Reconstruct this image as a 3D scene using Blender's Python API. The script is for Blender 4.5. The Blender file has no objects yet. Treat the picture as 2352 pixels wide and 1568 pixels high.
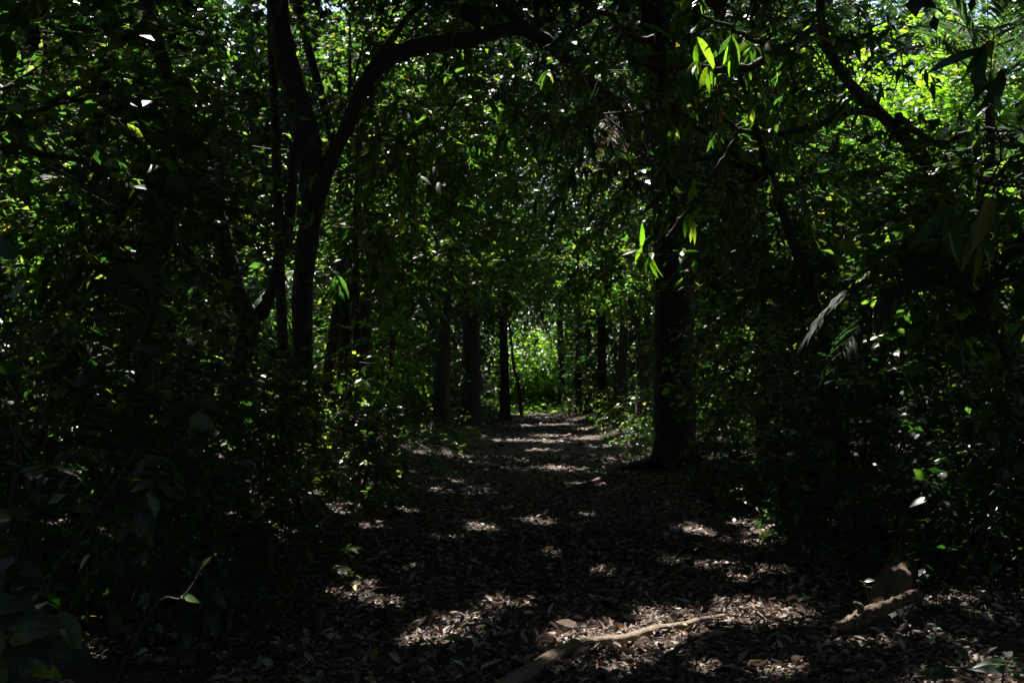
import bpy, math, random
import numpy as np
from mathutils import Matrix, Vector

R = math.radians
random.seed(7)
rng = np.random.default_rng(7)
sc = bpy.context.scene
C = sc.collection

# ------------------------------------------------------------------ camera, sky, sun, exposure
F = 1100.0                       # focal length in pixels of a 1024 wide picture
HOR = 385.0                      # row of the horizon
EYE = 1.5
cam = bpy.data.cameras.new('camera'); co = bpy.data.objects.new('camera', cam); C.objects.link(co)
co.location = (0, 0, EYE); co.rotation_euler = (R(90), 0, 0)
cam.sensor_width = 36; cam.lens = 36 * F / 1024; cam.shift_y = (HOR - 341) / 1024
cam.clip_start = 0.05; cam.clip_end = 2000
cam.dof.use_dof = True; cam.dof.focus_distance = 7.5; cam.dof.aperture_fstop = 5.6
sc.camera = co

SUN_EL, SUN_AZ = 56.0, -16.0     # azimuth measured from straight ahead, negative = to the left
S = np.array([math.sin(R(SUN_AZ)) * math.cos(R(SUN_EL)), math.cos(R(SUN_AZ)) * math.cos(R(SUN_EL)), math.sin(R(SUN_EL))])
w = bpy.data.worlds.new('World'); sc.world = w; w.use_nodes = True
nt = w.node_tree; bg = nt.nodes['Background']
sky = nt.nodes.new('ShaderNodeTexSky'); sky.sky_type = 'NISHITA'; sky.sun_disc = False
sky.sun_elevation = R(SUN_EL); sky.sun_rotation = R(SUN_AZ)
nt.links.new(sky.outputs[0], bg.inputs[0]); bg.inputs[1].default_value = 0.11
sl = bpy.data.lights.new('sun', 'SUN'); sl.energy = 5.0; sl.angle = R(0.53); sl.color = (1.0, 0.95, 0.86)
so = bpy.data.objects.new('sun', sl); C.objects.link(so)
so.rotation_euler = Vector(S).to_track_quat('Z', 'Y').to_euler(); so.location = (0, 0, 60)
sc.view_settings.view_transform = 'Standard'; sc.view_settings.look = 'None'
sc.view_settings.exposure = 1.38; sc.view_settings.gamma = 1; sc.view_settings.use_curve_mapping = False
cy = sc.cycles
cy.max_bounces = 5; cy.diffuse_bounces = 3; cy.glossy_bounces = 2; cy.transmission_bounces = 3; cy.transparent_max_bounces = 2
cy.caustics_reflective = False; cy.caustics_refractive = False; cy.sample_clamp_indirect = 2.0
cy.use_denoising = True

# ------------------------------------------------------------------ materials
def mat(name):
    m = bpy.data.materials.new(name); m.use_nodes = True
    t = m.node_tree; t.nodes.clear()
    return m, t, t.nodes, t.links, t.nodes.new('ShaderNodeOutputMaterial')

def ramp(nd, stops):
    r = nd.new('ShaderNodeValToRGB'); e = r.color_ramp.elements
    while len(e) < len(stops): e.new(0.5)
    for k, (p, c) in enumerate(stops): e[k].position = p; e[k].color = (*c, 1)
    return r

def leaf_mat(name, dif, tra, rough=0.38, island=True, mix=0.55, spec=0.5):
    m, t, nd, lk, out = mat(name)
    if island: src = nd.new('ShaderNodeNewGeometry').outputs['Random Per Island']
    else: src = nd.new('ShaderNodeObjectInfo').outputs['Random']
    r1 = ramp(nd, dif); r2 = ramp(nd, tra)
    lk.new(src, r1.inputs[0]); lk.new(src, r2.inputs[0])
    p = nd.new('ShaderNodeBsdfPrincipled'); p.inputs['Roughness'].default_value = rough
    p.inputs['Specular IOR Level'].default_value = spec
    tl = nd.new('ShaderNodeBsdfTranslucent'); mx = nd.new('ShaderNodeMixShader'); mx.inputs[0].default_value = mix
    # fine mottling of the blade
    tc = nd.new('ShaderNodeTexCoord'); nz = nd.new('ShaderNodeTexNoise'); nz.inputs['Scale'].default_value = 60 if island else 9
    nz.inputs['Detail'].default_value = 2
    lk.new(tc.outputs['Object'], nz.inputs['Vector'])
    mr = nd.new('ShaderNodeMapRange'); mr.inputs['From Min'].default_value = .3; mr.inputs['From Max'].default_value = .7
    mr.inputs['To Min'].default_value = .65; mr.inputs['To Max'].default_value = 1.25
    lk.new(nz.outputs[0], mr.inputs[0])
    for r, sh in ((r1, p.inputs['Base Color']), (r2, tl.inputs['Color'])):
        v = nd.new('ShaderNodeVectorMath'); v.operation = 'SCALE'
        lk.new(r.outputs[0], v.inputs[0]); lk.new(mr.outputs[0], v.inputs['Scale']); lk.new(v.outputs[0], sh)
    lk.new(p.outputs[0], mx.inputs[1]); lk.new(tl.outputs[0], mx.inputs[2]); lk.new(mx.outputs[0], out.inputs[0])
    return m

GD = [(0, (.022, .045, .018)), (.5, (.032, .062, .022)), (.9, (.05, .085, .025)), (1, (.11, .10, .03))]
GT = [(0, (.055, .17, .02)), (.45, (.11, .28, .03)), (.8, (.28, .52, .04)), (.97, (.45, .58, .06)), (1, (.6, .4, .05))]
BD = [(0, (.026, .052, .038)), (.5, (.036, .066, .046)), (1, (.06, .09, .05))]
BT = [(0, (.03, .13, .01)), (.7, (.06, .20, .015)), (1, (.25, .40, .02))]
YD = [(0, (.06, .14, .02)), (1, (.10, .20, .03))]
YT = [(0, (.22, .62, .015)), (1, (.55, .85, .04))]
M = {}
M['leaf'] = leaf_mat('green_leaf', GD, GT, spec=.7, rough=.34)
M['leaf_one'] = leaf_mat('green_leaf_single', GD, GT, island=False)
M['broad'] = leaf_mat('bluish_leaf', BD, BT, rough=.36, mix=.4, spec=.8)
M['broad_one'] = leaf_mat('bluish_leaf_single', BD, BT, rough=.36, island=False, mix=.4, spec=.8)
M['young'] = leaf_mat('young_leaf', YD, YT, rough=.4)
M['young_one'] = leaf_mat('young_leaf_single', YD, YT, rough=.4, island=False)
M['canopy'] = leaf_mat('canopy_leaf', GD, [(0, (.03, .10, .01)), (1, (.07, .18, .015))], rough=.5, mix=.12)
M['far'] = leaf_mat('far_leaf', GD, [(0, (.04, .13, .03)), (.7, (.10, .24, .04)), (1, (.3, .5, .05))], rough=.5, mix=.33)
M['near_frond'] = leaf_mat('near_frond_leaf', [(0, (.03, .05, .035)), (1, (.05, .08, .05))], [(0, (.04, .12, .03)), (1, (.08, .18, .04))], rough=.65, mix=.35, spec=.15)
M['palm'] = leaf_mat('palm_leaf', [(0, (.035, .065, .04)), (1, (.07, .10, .065))], [(0, (.08, .22, .04)), (1, (.2, .35, .08))], rough=.5, mix=.35, spec=.35)
M['dead'] = leaf_mat('dead_frond', [(0, (.14, .12, .09)), (1, (.30, .27, .22))], [(0, (.14, .11, .07)), (1, (.25, .2, .12))], rough=.6, mix=.25)
LD = [(0, (.05, .035, .027)), (.3, (.11, .075, .062)), (.6, (.22, .155, .13)), (.93, (.58, .48, .42)), (.97, (.34, .13, .07)), (.99, (.40, .28, .08)), (1, (.30, .25, .10))]
M['litter'] = leaf_mat('litter_leaf', LD, LD, rough=.55, mix=.12, spec=.35)
M['litter_one'] = leaf_mat('litter_leaf_single', LD, LD, rough=.55, island=False, mix=.12, spec=.35)
for k, c in (('yellow', (.55, .38, .05)), ('red', (.38, .08, .035)), ('lime', (.28, .38, .06)), ('orange', (.55, .20, .05))):
    M[k] = leaf_mat(k + '_leaf', [(0, tuple(x * .8 for x in c)), (1, c)], [(0, c), (1, c)], island=False, mix=.35)

def bark_mat(name, c1, c2, scale=6, lichen=None, zs=.35):
    m, t, nd, lk, out = mat(name)
    tc = nd.new('ShaderNodeTexCoord'); mp = nd.new('ShaderNodeMapping'); mp.inputs['Scale'].default_value = (1, 1, zs)
    lk.new(tc.outputs['Object'], mp.inputs[0])
    n1 = nd.new('ShaderNodeTexNoise'); n1.inputs['Scale'].default_value = scale * 3; n1.inputs['Detail'].default_value = 8; n1.inputs['Roughness'].default_value = .7
    lk.new(mp.outputs[0], n1.inputs[0])
    r = ramp(nd, [(.35, c1), (.65, c2)]); lk.new(n1.outputs[0], r.inputs[0]); col = r.outputs[0]
    if lichen:
        n2 = nd.new('ShaderNodeTexNoise'); n2.inputs['Scale'].default_value = scale * .8; n2.inputs['Detail'].default_value = 5
        lk.new(tc.outputs['Object'], n2.inputs[0])
        r2 = ramp(nd, [(.6, (0, 0, 0)), (.72, (1, 1, 1))]); lk.new(n2.outputs[0], r2.inputs[0])
        mx = nd.new('ShaderNodeMix'); mx.data_type = 'RGBA'; mx.inputs['B'].default_value = (*lichen, 1)
        lk.new(r2.outputs[0], mx.inputs['Factor']); lk.new(col, mx.inputs['A']); col = mx.outputs['Result']
    p = nd.new('ShaderNodeBsdfPrincipled'); p.inputs['Roughness'].default_value = .8; lk.new(col, p.inputs['Base Color'])
    b = nd.new('ShaderNodeBump'); b.inputs['Strength'].default_value = .9; b.inputs['Distance'].default_value = .02
    lk.new(n1.outputs[0], b.inputs['Height']); lk.new(b.outputs[0], p.inputs['Normal']); lk.new(p.outputs[0], out.inputs[0])
    return m
M['bark'] = bark_mat('grey_bark', (.02, .016, .013), (.075, .062, .05))
M['lichen_bark'] = bark_mat('lichen_bark', (.02, .016, .013), (.075, .062, .05), lichen=(.20, .21, .19))
M['palm_bark'] = bark_mat('palm_bark', (.018, .014, .012), (.07, .055, .045), zs=4)
M['twig'] = bark_mat('twig_bark', (.05, .04, .03), (.15, .12, .09), scale=20)
M['rootwood'] = bark_mat('root_bark', (.16, .11, .075), (.36, .27, .19), scale=12)
M['logwood'] = bark_mat('log_bark', (.06, .042, .03), (.25, .165, .105), scale=14, lichen=(.12, .17, .13))

m, t, nd, lk, out = mat('forest_soil')
tc = nd.new('ShaderNodeTexCoord'); n1 = nd.new('ShaderNodeTexNoise'); n1.inputs['Scale'].default_value = 22; n1.inputs['Detail'].default_value = 9; n1.inputs['Roughness'].default_value = .75
lk.new(tc.outputs['Object'], n1.inputs[0])
vo = nd.new('ShaderNodeTexVoronoi'); vo.inputs['Scale'].default_value = 18; lk.new(tc.outputs['Object'], vo.inputs['Vector'])
r = ramp(nd, [(.3, (.035, .025, .018)), (.55, (.10, .072, .052)), (.75, (.22, .165, .125))]); lk.new(n1.outputs[0], r.inputs[0])
p = nd.new('ShaderNodeBsdfPrincipled'); p.inputs['Roughness'].default_value = .9; lk.new(r.outputs[0], p.inputs['Base Color'])
b = nd.new('ShaderNodeBump'); b.inputs['Strength'].default_value = 1; b.inputs['Distance'].default_value = .03
lk.new(vo.outputs['Distance'], b.inputs['Height']); lk.new(b.outputs[0], p.inputs['Normal']); lk.new(p.outputs[0], out.inputs[0])
M['soil'] = m

# ------------------------------------------------------------------ helpers
def W(u, v, d):
    """a point of the place seen at (u, v) of a 2352 wide view, d metres ahead"""
    k = 1024 / 2352
    return np.array([(u * k - 512) / F * d, d, EYE + (HOR - v * k) / F * d])

def noise3(P, s, seed=0):
    r = np.random.default_rng(1000 + seed); a = np.zeros(len(P))
    for k in range(7):
        D = r.normal(size=3); D /= np.linalg.norm(D); f = s * (0.6 + 1.3 * r.random()); ph = r.random() * 6.28
        D2 = r.normal(size=3); D2 /= np.linalg.norm(D2)
        a += np.sin(P @ D * f * 6.28 + ph + 1.7 * np.sin(P @ D2 * f * 3.1 + ph * 2))
    return a / 3.2

def path_c(y): return 0.42 + (np.clip(y, -20, 90) - 5.5) * 0.0235
def path_w(y): return 1.75 + 0 * y
def ground_z(x, y):
    x = np.asarray(x, float); y = np.asarray(y, float)
    d = np.abs(x - path_c(y)) - path_w(y)
    b = np.clip((d + .5) / 2.2, 0, 1); b = b * b * (3 - 2 * b)
    right = (x > path_c(y))
    bank = b * np.where(right, .42, .30) * np.clip((y - 5) / 14, 0.12, 1)
    n = .05 * np.sin(x * 1.3 + y * .7) + .04 * np.sin(x * 2.9 - y * 1.9 + 1) + .02 * np.sin(x * 6.1 + y * 5.3)
    return bank + n * (.35 + .65 * b) - .02

def link(name, me, parent=None, loc=None):
    o = bpy.data.objects.new(name, me); C.objects.link(o)
    if parent: o.parent = parent
    if loc is not None: o.location = loc
    return o
def tag(o, label=None, cat=None, group=None, kind=None):
    for k, v in (('label', label), ('category', cat), ('group', group), ('kind', kind)):
        if v: o[k] = v
    return o
def empty(name, loc, label, cat, group=None):
    o = link(name, None, loc=loc); o.empty_display_size = .3
    return tag(o, label, cat, group)

def mesh(name, V, faces, mats, mi=None, smooth=False):
    """V (n,3); faces: list of (m,k) int arrays"""
    me = bpy.data.meshes.new(name); V = np.asarray(V, np.float32)
    me.vertices.add(len(V)); me.vertices.foreach_set('co', V.ravel())
    faces = [np.asarray(f, np.int32) for f in faces if len(f)]
    tot = sum(f.size for f in faces); nf = sum(len(f) for f in faces)
    me.loops.add(tot); me.loops.foreach_set('vertex_index', np.concatenate([f.ravel() for f in faces]) if faces else np.zeros(0, np.int32))
    me.polygons.add(nf)
    sizes = np.concatenate([np.full(len(f), f.shape[1]) for f in faces]) if faces else np.zeros(0, int)
    me.polygons.foreach_set('loop_start', (np.cumsum(sizes) - sizes).astype(np.int32))
    if smooth: me.polygons.foreach_set('use_smooth', np.ones(nf, bool))
    for mm in mats: me.materials.append(mm)
    if mi is not None: me.polygons.foreach_set('material_index', np.asarray(mi, np.int32))
    me.update(calc_edges=True)
    return me

# leaf templates: (x along, y across, z) and triangles
def blade(xs, ws, fold=.18, bend=.25):
    v = [(0, 0, 0)]; t = []
    for x, wd in zip(xs, ws):
        z = -bend * x * x
        v += [(x, wd, z + fold * wd * 1.2), (x, 0, z), (x, -wd, z + fold * wd * 1.2)]
    v.append((1, 0, -bend)); n = len(xs)
    t += [(0, 2, 1), (0, 3, 2)]
    for k in range(n - 1):
        a = 1 + 3 * k; b_ = a + 3
        t += [(a, a + 1, b_ + 1), (a, b_ + 1, b_), (a + 1, a + 2, b_ + 2), (a + 1, b_ + 2, b_ + 1)]
    a = 1 + 3 * (n - 1); e = 3 * n + 1
    t += [(a, a + 1, e), (a + 1, a + 2, e)]
    return np.array(v, float), np.array(t)
T = {
 'quad': (np.array([(0, 0, 0), (.45, .28, .03), (1, 0, -.12), (.45, -.28, .03)], float), np.array([(0, 2, 1), (0, 3, 2)])),
 'oval': blade([.45], [.27], bend=.15),
 'lance': blade([.38], [.13], bend=.25),
 'oval_fine': blade([.12, .35, .62, .85], [.15, .27, .24, .11], bend=.22),
 'broad_fine': blade([.10, .3, .6, .85], [.2, .33, .28, .12], bend=.2),
 'lance_fine': blade([.15, .4, .7, .9], [.08, .12, .095, .04], bend=.35),
 'curl': blade([.2, .55, .85], [.17, .20, .10], fold=.9, bend=-.25),
 'curl2': blade([.2, .55, .85], [.15, .19, .11], fold=-.7, bend=.35),
}
def norm(a): return a / np.maximum(np.linalg.norm(a, axis=-1, keepdims=True), 1e-6)
UP = np.array([0, 0, 1.0])

def frames(A, N):
    A = norm(A); B = norm(np.cross(N, A)); N = np.cross(A, B)
    return A, B, N
def leaves_geo(kind, P, A, N, size):
    v, t = T[kind]; A, B, N = frames(A, N); n = len(P); k = len(v)
    X = P[:, None, :] + size[:, None, None] * (v[None, :, 0:1] * A[:, None] + v[None, :, 1:2] * B[:, None] + v[None, :, 2:3] * N[:, None])
    Fc = (t[None] + (np.arange(n) * k)[:, None, None]).reshape(-1, 3)
    return X.reshape(-1, 3), Fc

def sprays(r, O, D, m, L, size, style='alt', tilt=.4, jit=.25):
    """twigs from O along D, each with m leaves -> P, A, N, size + twig strips"""
    n = len(O); D = norm(D); t = np.linspace(.18, 1, m)[None, :, None]
    Ln = (L * (.6 + .8 * r.random(n)))[:, None, None]
    drop = -np.array([0, 0, 1.0]) * (t ** 2) * Ln * .35
    P = O[:, None] + D[:, None] * t * Ln + drop
    s = norm(np.cross(D, UP + r.normal(size=(n, 3)) * .15))
    sg = np.where(np.arange(m) % 2 == 0, 1., -1.)[None, :, None]
    if style == 'alt':
        A = .55 * D[:, None] + .8 * sg * s[:, None] + np.array([0, 0, -.22]) + r.normal(size=(n, m, 3)) * jit
    else:   # whorl of drooping long leaves at the twig's end
        ph = r.random((n, 1, 1)) * 6.28 + np.arange(m)[None, :, None] * 2.4
        u = norm(np.cross(D, s))
        P = O[:, None] + D[:, None] * Ln * (.75 + .25 * t) + drop
        A = .35 * D[:, None] + np.cos(ph) * s[:, None] * .8 + np.sin(ph) * u[:, None] * .8 + np.array([0, 0, -.75]) + r.normal(size=(n, m, 3)) * .2
    A[:, -1] = D + r.normal(size=(n, 3)) * .15 + np.array([0, 0, -.3])
    Nn = UP + r.normal(size=(n, m, 3)) * tilt
    sz = size * (.6 + .7 * r.random((n, m))) * np.clip(np.exp(r.normal(size=(n, 1)) * .32), .5, 1.45)
    ends = P[:, -1]
    return P.reshape(-1, 3), A.reshape(-1, 3), Nn.reshape(-1, 3), sz.ravel(), ends

def twig_geo(O, E, rad=.006):
    n = len(O); d = norm(E - O); s = norm(np.cross(d, UP + .01)); u = np.cross(d, s)
    V = np.stack([O + s * rad, O - s * .5 * rad + u * rad, O - s * .5 * rad - u * rad, E], 1).reshape(-1, 3)
    f = np.array([(0, 1, 3), (1, 2, 3), (2, 0, 3)])
    return V, (f[None] + (np.arange(n) * 4)[:, None, None]).reshape(-1, 3)

def smooth_line(pts, n):
    pts = np.asarray(pts, float); k = len(pts); out = []
    t = np.linspace(0, k - 1, n)
    for x in t:
        i = min(int(x), k - 2); f = x - i
        p0 = pts[max(i - 1, 0)]; p1 = pts[i]; p2 = pts[i + 1]; p3 = pts[min(i + 2, k - 1)]
        out.append(.5 * ((2 * p1) + (-p0 + p2) * f + (2 * p0 - 5 * p1 + 4 * p2 - p3) * f * f + (-p0 + 3 * p1 - 3 * p2 + p3) * f ** 3))
    return np.array(out)
def tube_geo(pts, rad, sides=8, rough=.06, r=rng, cap=True, ridge=0.):
    pts = np.asarray(pts, float); n = len(pts); rad = np.broadcast_to(rad, n)
    d = norm(np.gradient(pts, axis=0)); ref = np.array([.3, 1, .1]) if abs(d[0][2]) > .6 else np.array([0, 0.1, 1.])
    s = norm(np.cross(d, ref)); u = np.cross(d, s)
    a = np.linspace(0, 2 * math.pi, sides, endpoint=False)
    k = rad[:, None] * (1 + rough * r.normal(size=(n, sides)) + ridge * r.normal(size=(1, sides)))
    V = pts[:, None] + k[..., None] * (np.cos(a)[None, :, None] * s[:, None] + np.sin(a)[None, :, None] * u[:, None])
    i = np.arange(n - 1)[:, None] * sides; j = np.arange(sides)[None]; j2 = (j + 1) % sides
    q = np.stack([i + j, i + j2, i + sides + j2, i + sides + j], -1).reshape(-1, 4)
    V = V.reshape(-1, 3)
    tr = np.zeros((0, 3), int)
    if cap:
        V = np.concatenate([V, pts[:1], pts[-1:]]); c0 = n * sides
        tr = np.concatenate([np.stack([np.full(sides, c0), (np.arange(sides) + 1) % sides, np.arange(sides)], 1),
                             np.stack([np.full(sides, c0 + 1), (n - 1) * sides + np.arange(sides), (n - 1) * sides + (np.arange(sides) + 1) % sides], 1)])
    return V, q, tr
class Geo:
    def __init__(s): s.V = []; s.Q = []; s.T = []; s.tm = []; s.n = 0
    def tube(s, *a, **k):
        V, q, t = tube_geo(*a, **k); s.V.append(V); s.Q.append(q + s.n); s.T.append(t + s.n); s.tm.append(np.zeros(len(t), int)); s.n += len(V)
    def tris(s, V, t, m=0): s.V.append(V); s.T.append(t + s.n); s.tm.append(np.full(len(t), m)); s.n += len(V)
    def build(s, name, mats, parent=None, off=(0, 0, 0), smooth=False):
        Q = np.concatenate(s.Q) if s.Q else np.zeros((0, 4), int); Tt = np.concatenate(s.T) if s.T else np.zeros((0, 3), int)
        mi = np.concatenate([np.zeros(len(Q), int)] + (s.tm if s.tm else [np.zeros(0, int)]))
        V = np.concatenate(s.V) - np.asarray(off)
        return link(name, mesh(name, V, [Q, Tt] if len(Q) else [Tt], mats, mi, smooth), parent)

# ------------------------------------------------------------------ where the sun comes down through the canopy
E1 = norm(np.cross(S, UP)); E2 = np.cross(E1, S)
SH = []
def shaft(T_, rx, ry, t0=.35): SH.append((np.asarray(T_, float), rx, ry, t0))
def gp(u, v):
    """ground point seen at u, v"""
    k = 1024 / 2352; d = EYE * F / (v * k - HOR)
    for _ in range(4):
        x = (u * k - 512) / F * d; d = (EYE - float(ground_z(x, d))) * F / (v * k - HOR)
    x = (u * k - 512) / F * d
    return np.array([x, d, float(ground_z(x, d))])
for u, v, rx, ry in [(1380, 1458, .34, .22), (1455, 1485, .22, .12), (1310, 1480, .16, .12), (1010, 1462, .20, .12), (1055, 1428, .20, .07),
                     (870, 1385, .18, .11), (820, 1345, .14, .10), (780, 1315, .10, .09), (1020, 1237, .22, .07), (1650, 1300, .34, .09), (1760, 1312, .22, .07), (1560, 1290, .2, .06),
                     (1270, 1275, .14, .06), (1400, 1315, .14, .06), (1160, 1165, .24, .08), (1680, 1245, .16, .07), (1140, 1385, .12, .05),
                     (1255, 998, .5, .35), (1250, 1033, .35, .16), (1290, 1075, .4, .14), (1340, 1110, .3, .10), (1250, 975, .8, .5), (1350, 985, .6, .4),
                     (1440, 1015, .8, .4), (1430, 975, .8, .4), (1400, 1000, .8, .5), (1460, 990, .7, .5), (1500, 1500, .18, .04), (1420, 1535, .16, .05), (1540, 1470, .2, .04), (1200, 1390, .08, .04),
                     (440, 1155, .3, .15), (430, 1185, .2, .1), (80, 1250, .15, .12), (200, 1245, .12, .1), (1700, 1330, .15, .06),
                     (2290, 1535, .12, .12), (2170, 1545, .08, .06), (2120, 1380, .10, .08), (2150, 1470, .06, .05), (940, 1310, .06, .04), (1800, 1540, .10, .04), (1350, 1180, .12, .05), (1650, 1540, .1, .03), (1250, 1530, .1, .03)]:
    shaft(gp(u, v), rx * (1.5 if v < 1120 else 1.0 if v > 1390 else .7 if v > 1280 else .45), ry * (1.6 if v < 1120 else .95 if v > 1390 else .6 if v > 1280 else .4), .25)
for u, v, d, rr in [(830, 900, 16, .48), (840, 960, 15.8, .3), (815, 880, 16.3, .3), (790, 1260, 8.2, .16), (1510, 570, 9, .40), (1640, 110, 8, .2), (1230, 130, 10, .3), (780, 480, 14, .22), (2300, 200, 17, .8), (2250, 350, 17.5, .6), (880, 20, 22, .9), (770, 110, 22, .9), (1050, 0, 26, .9), (900, 260, 22, .5), (1010, 170, 25, .7),
                    (960, 780, 17, .2), (1680, 985, 12, .2), (1690, 1020, 11, .18), (1620, 890, 13, .2), (1410, 500, 14, .2), (1400, 575, 14, .2), (1610, 300, 8.8, .16),
                    (860, 655, 15, .2), (300, 420, 7, .12), (2030, 120, 9, .1), (1740, 270, 8.6, .12), (560, 750, 12.6, .12), (530, 830, 12, .1), (2330, 840, 5, .08), (430, 1365, 3.4, .06), (300, 1480, 3.0, .05), (960, 260, 15, .22), (1060, 230, 16, .25), (1340, 140, 10, .2)]:
    shaft(W(u, v, d), rr * .85, rr * .85, .3)
for u, v, d, rr in [(620, 620, 24, 1.7), (700, 430, 26, 1.6), (770, 700, 26, 1.1), (640, 500, 22, 1.0), (500, 900, 24, .9), (980, 190, 28, 1.7), (800, 180, 28, 1.7), (450, 140, 26, 1.8), (900, 60, 28, 1.8), (560, 60, 26, 1.5),
                    (220, 80, 22, 1.8), (330, 280, 25, 1.0), (90, 320, 20, .9), (60, 60, 22, 1.2), (2050, 120, 27, 3.4), (2120, 40, 28, 2.6), (2200, 220, 25, 2.0), (2300, 360, 22, 1.2), (1900, 60, 30, 1.4), (1400, 350, 34, 1.3), (1420, 180, 34, 1.6), (1380, 60, 34, 1.6),
                    (2060, 330, 24, 1.1), (2060, 440, 22, .5), (2150, 590, 26, .5), (2320, 600, 20, .7), (1240, 860, 66, 2.3), (1230, 790, 70, 2.5), (1460, 780, 44, .9), (1460, 930, 30, .8),
                    (1620, 740, 28, .7), (1450, 970, 26, .6), (990, 650, 38, 1.1), (1090, 350, 36, 1.2), (60, 620, 16, .5), (150, 760, 17, .6), (1820, 350, 24, .7),
                    (1260, 500, 44, 1.0), (900, 1000, 24, .4), (1180, 920, 58, 1.4), (1700, 140, 24, 1.0), (1600, 30, 26, 1.2), (1180, 160, 30, 1.2), (1330, 280, 27, 1.0), (1420, 120, 28, 1.2), (1400, 430, 31, 1.1), (1250, 330, 27, .7), (1490, 200, 26, .8)]:
    rr *= .85 if u < 1950 else 1.0
    shaft(W(u, v, d), rr, rr, rr * 1.2)

for p, a_, b_ in [(W(2030, 1372, 7.0), .03, .02), (W(2060, 1318, 7.8), .02, .01), (W(2000, 1402, 6.5), .10, .05), (W(2070, 1378, 6.65), .10, .05), (W(1950, 1425, 6.45), .05, .04)]: shaft(p, a_, b_, .1)
for p, a_, b_ in [(W(2290, 1530, 5.45), .14, .12), (W(2160, 1560, 5.4), .10, .08)]: shaft(p, a_, b_, .1)
rs = np.random.default_rng(31)
def hits_path(p):
    q = p - S * (p[2] / S[2]); return abs(q[0] - path_c(q[1])) < 2.6 and q[1] > 2
for k in range(90):
    y = 4.5 + 17 * rs.random() ** 1.3; x = rs.uniform(-.5, .5) * y * 1.05; r0 = rs.uniform(.03, .09); p = np.array([x, y, rs.uniform(0, 2.4)])
    if not hits_path(p): shaft(p, r0 * rs.uniform(.7, 2), r0, .2)
for k in range(430):
    y = 7 + 26 * rs.random(); x = rs.uniform(-.5, .5) * y; r0 = rs.uniform(.03, .2); f = rs.uniform(.03, .36); p = np.array([x, y, 1.5 + y * f])
    if hits_path(p) and (f < .2 or y < 30): continue
    if x > -.08 * y and f < .20 and rs.random() < .93: continue
    if f < .13 and rs.random() < .82: continue
    if f > .17: r0 *= 1.35
    if -.15 * y < x < .2 * y and f < .2 and rs.random() < .5: r0 *= .5
    shaft(p, r0 * rs.uniform(.7, 1.6), r0, .3)
def sun_cull(P, keep_p=.06, scale=1.0, seed=0, marg=0.):
    """holes in the canopy: drop what stands between the listed spots and the sun"""
    kill = np.zeros(len(P), bool); wob = noise3(P, .9, seed + 5) * .35 + noise3(P, 2.7, seed + 9) * .25 + 1
    wob = np.clip(wob, .72, 1.5)
    for T_, rx, ry, t0 in SH:
        v = P - T_; tt = v @ S
        a = (v @ E1) / (rx * scale + marg); b_ = (v @ E2) / (ry * scale + marg)
        kill |= (tt > t0) & (a * a + b_ * b_ < wob * wob)
    return ~(kill & (rng.random(len(P)) > keep_p))

def in_tunnel(P, pad=0.):
    x = np.abs(P[:, 0] - path_c(P[:, 1]) + .08); hw = path_w(P[:, 1]) + .15 + pad
    top = 3.05 + .25 * np.sin(P[:, 1] * .6) + .5 * (P[:, 1] > 35)
    return (P[:, 1] > -3) & (P[:, 1] < 62) & ((x / hw) ** 3 + (np.clip(P[:, 2], 0, 99) / top) ** 3 < 1)

# ------------------------------------------------------------------ ground
def axis(near, far, k, dens):
    a = np.arange(-near, near + 1e-6, dens); b_ = near + (far - near) * (np.linspace(0, 1, k)[1:] ** 2.4)
    return np.concatenate([-b_[::-1], a, b_])
gx = axis(8, 600, 26, .16); gy = np.concatenate([-axis(8, 600, 20, 2)[-19:][::-1], np.arange(-8, 3, .8), np.arange(3, 26, .16), np.arange(26, 66, .6), 66 + 700 * np.linspace(0, 1, 20) ** 2.2])
X, Y = np.meshgrid(gx, gy); Z = ground_z(X, Y)
V = np.stack([X, Y, Z], -1).reshape(-1, 3); nx, ny = len(gx), len(gy)
i = (np.arange(ny - 1)[:, None] * nx + np.arange(nx - 1)[None]).ravel()
me = mesh('forest_floor', V, [np.stack([i, i + 1, i + nx + 1, i + nx], 1)], [M['soil']], smooth=True)
tag(link('forest_floor', me), kind='structure', label='dark soil floor of the forest with the trodden path in a shallow trough')

# ------------------------------------------------------------------ fallen leaves
def litter(n, x0, x1, y0, y1, size, kinds, r, lift=.012, off_path=1.0):
    y = y0 + (y1 - y0) * r.random(n) ** 1.25; half = None
    x = x0 + (x1 - x0) * r.random(n)
    P = np.stack([x, y, ground_z(x, y) + lift + r.random(n) * .02], 1)
    a = r.random(n) * 6.28; A = np.stack([np.cos(a), np.sin(a), r.normal(size=n) * .28], 1)
    N = UP + r.normal(size=(n, 3)) * .42
    return P, A, N, size * (.45 + .85 * r.random(n) ** 1.5)
g = Geo(); r_ = np.random.default_rng(3)
for kind, n, x0, x1, y0, y1, s in [('curl', 30000, -3.4, 4.2, 4.2, 11, .055), ('curl2', 22000, -3.4, 4.2, 4.2, 11, .052), ('quad', 30000, -3, 4.5, 9, 24, .065), ('quad', 45000, -3.4, 4.4, 4.2, 12, .028),
                                  ('quad', 14000, -4, 7, 20, 55, .11), ('quad', 9000, -7, -3, 5, 20, .09), ('quad', 7000, 4, 8, 5, 20, .09)]:
    P, A, N, s_ = litter(n, x0, x1, y0, y1, s, kind, r_)
    q = (noise3(P * [1, 1, 0], .55, 41) > -1.3 + .5 * (r_.random(n) - .5)); P, A, N, s_ = P[q], A[q], N[q], s_[q] * np.exp(r_.normal(size=q.sum()) * .3)
    Vv, t_ = leaves_geo(kind, P, A, N, s_); g.tris(Vv, t_)
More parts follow.
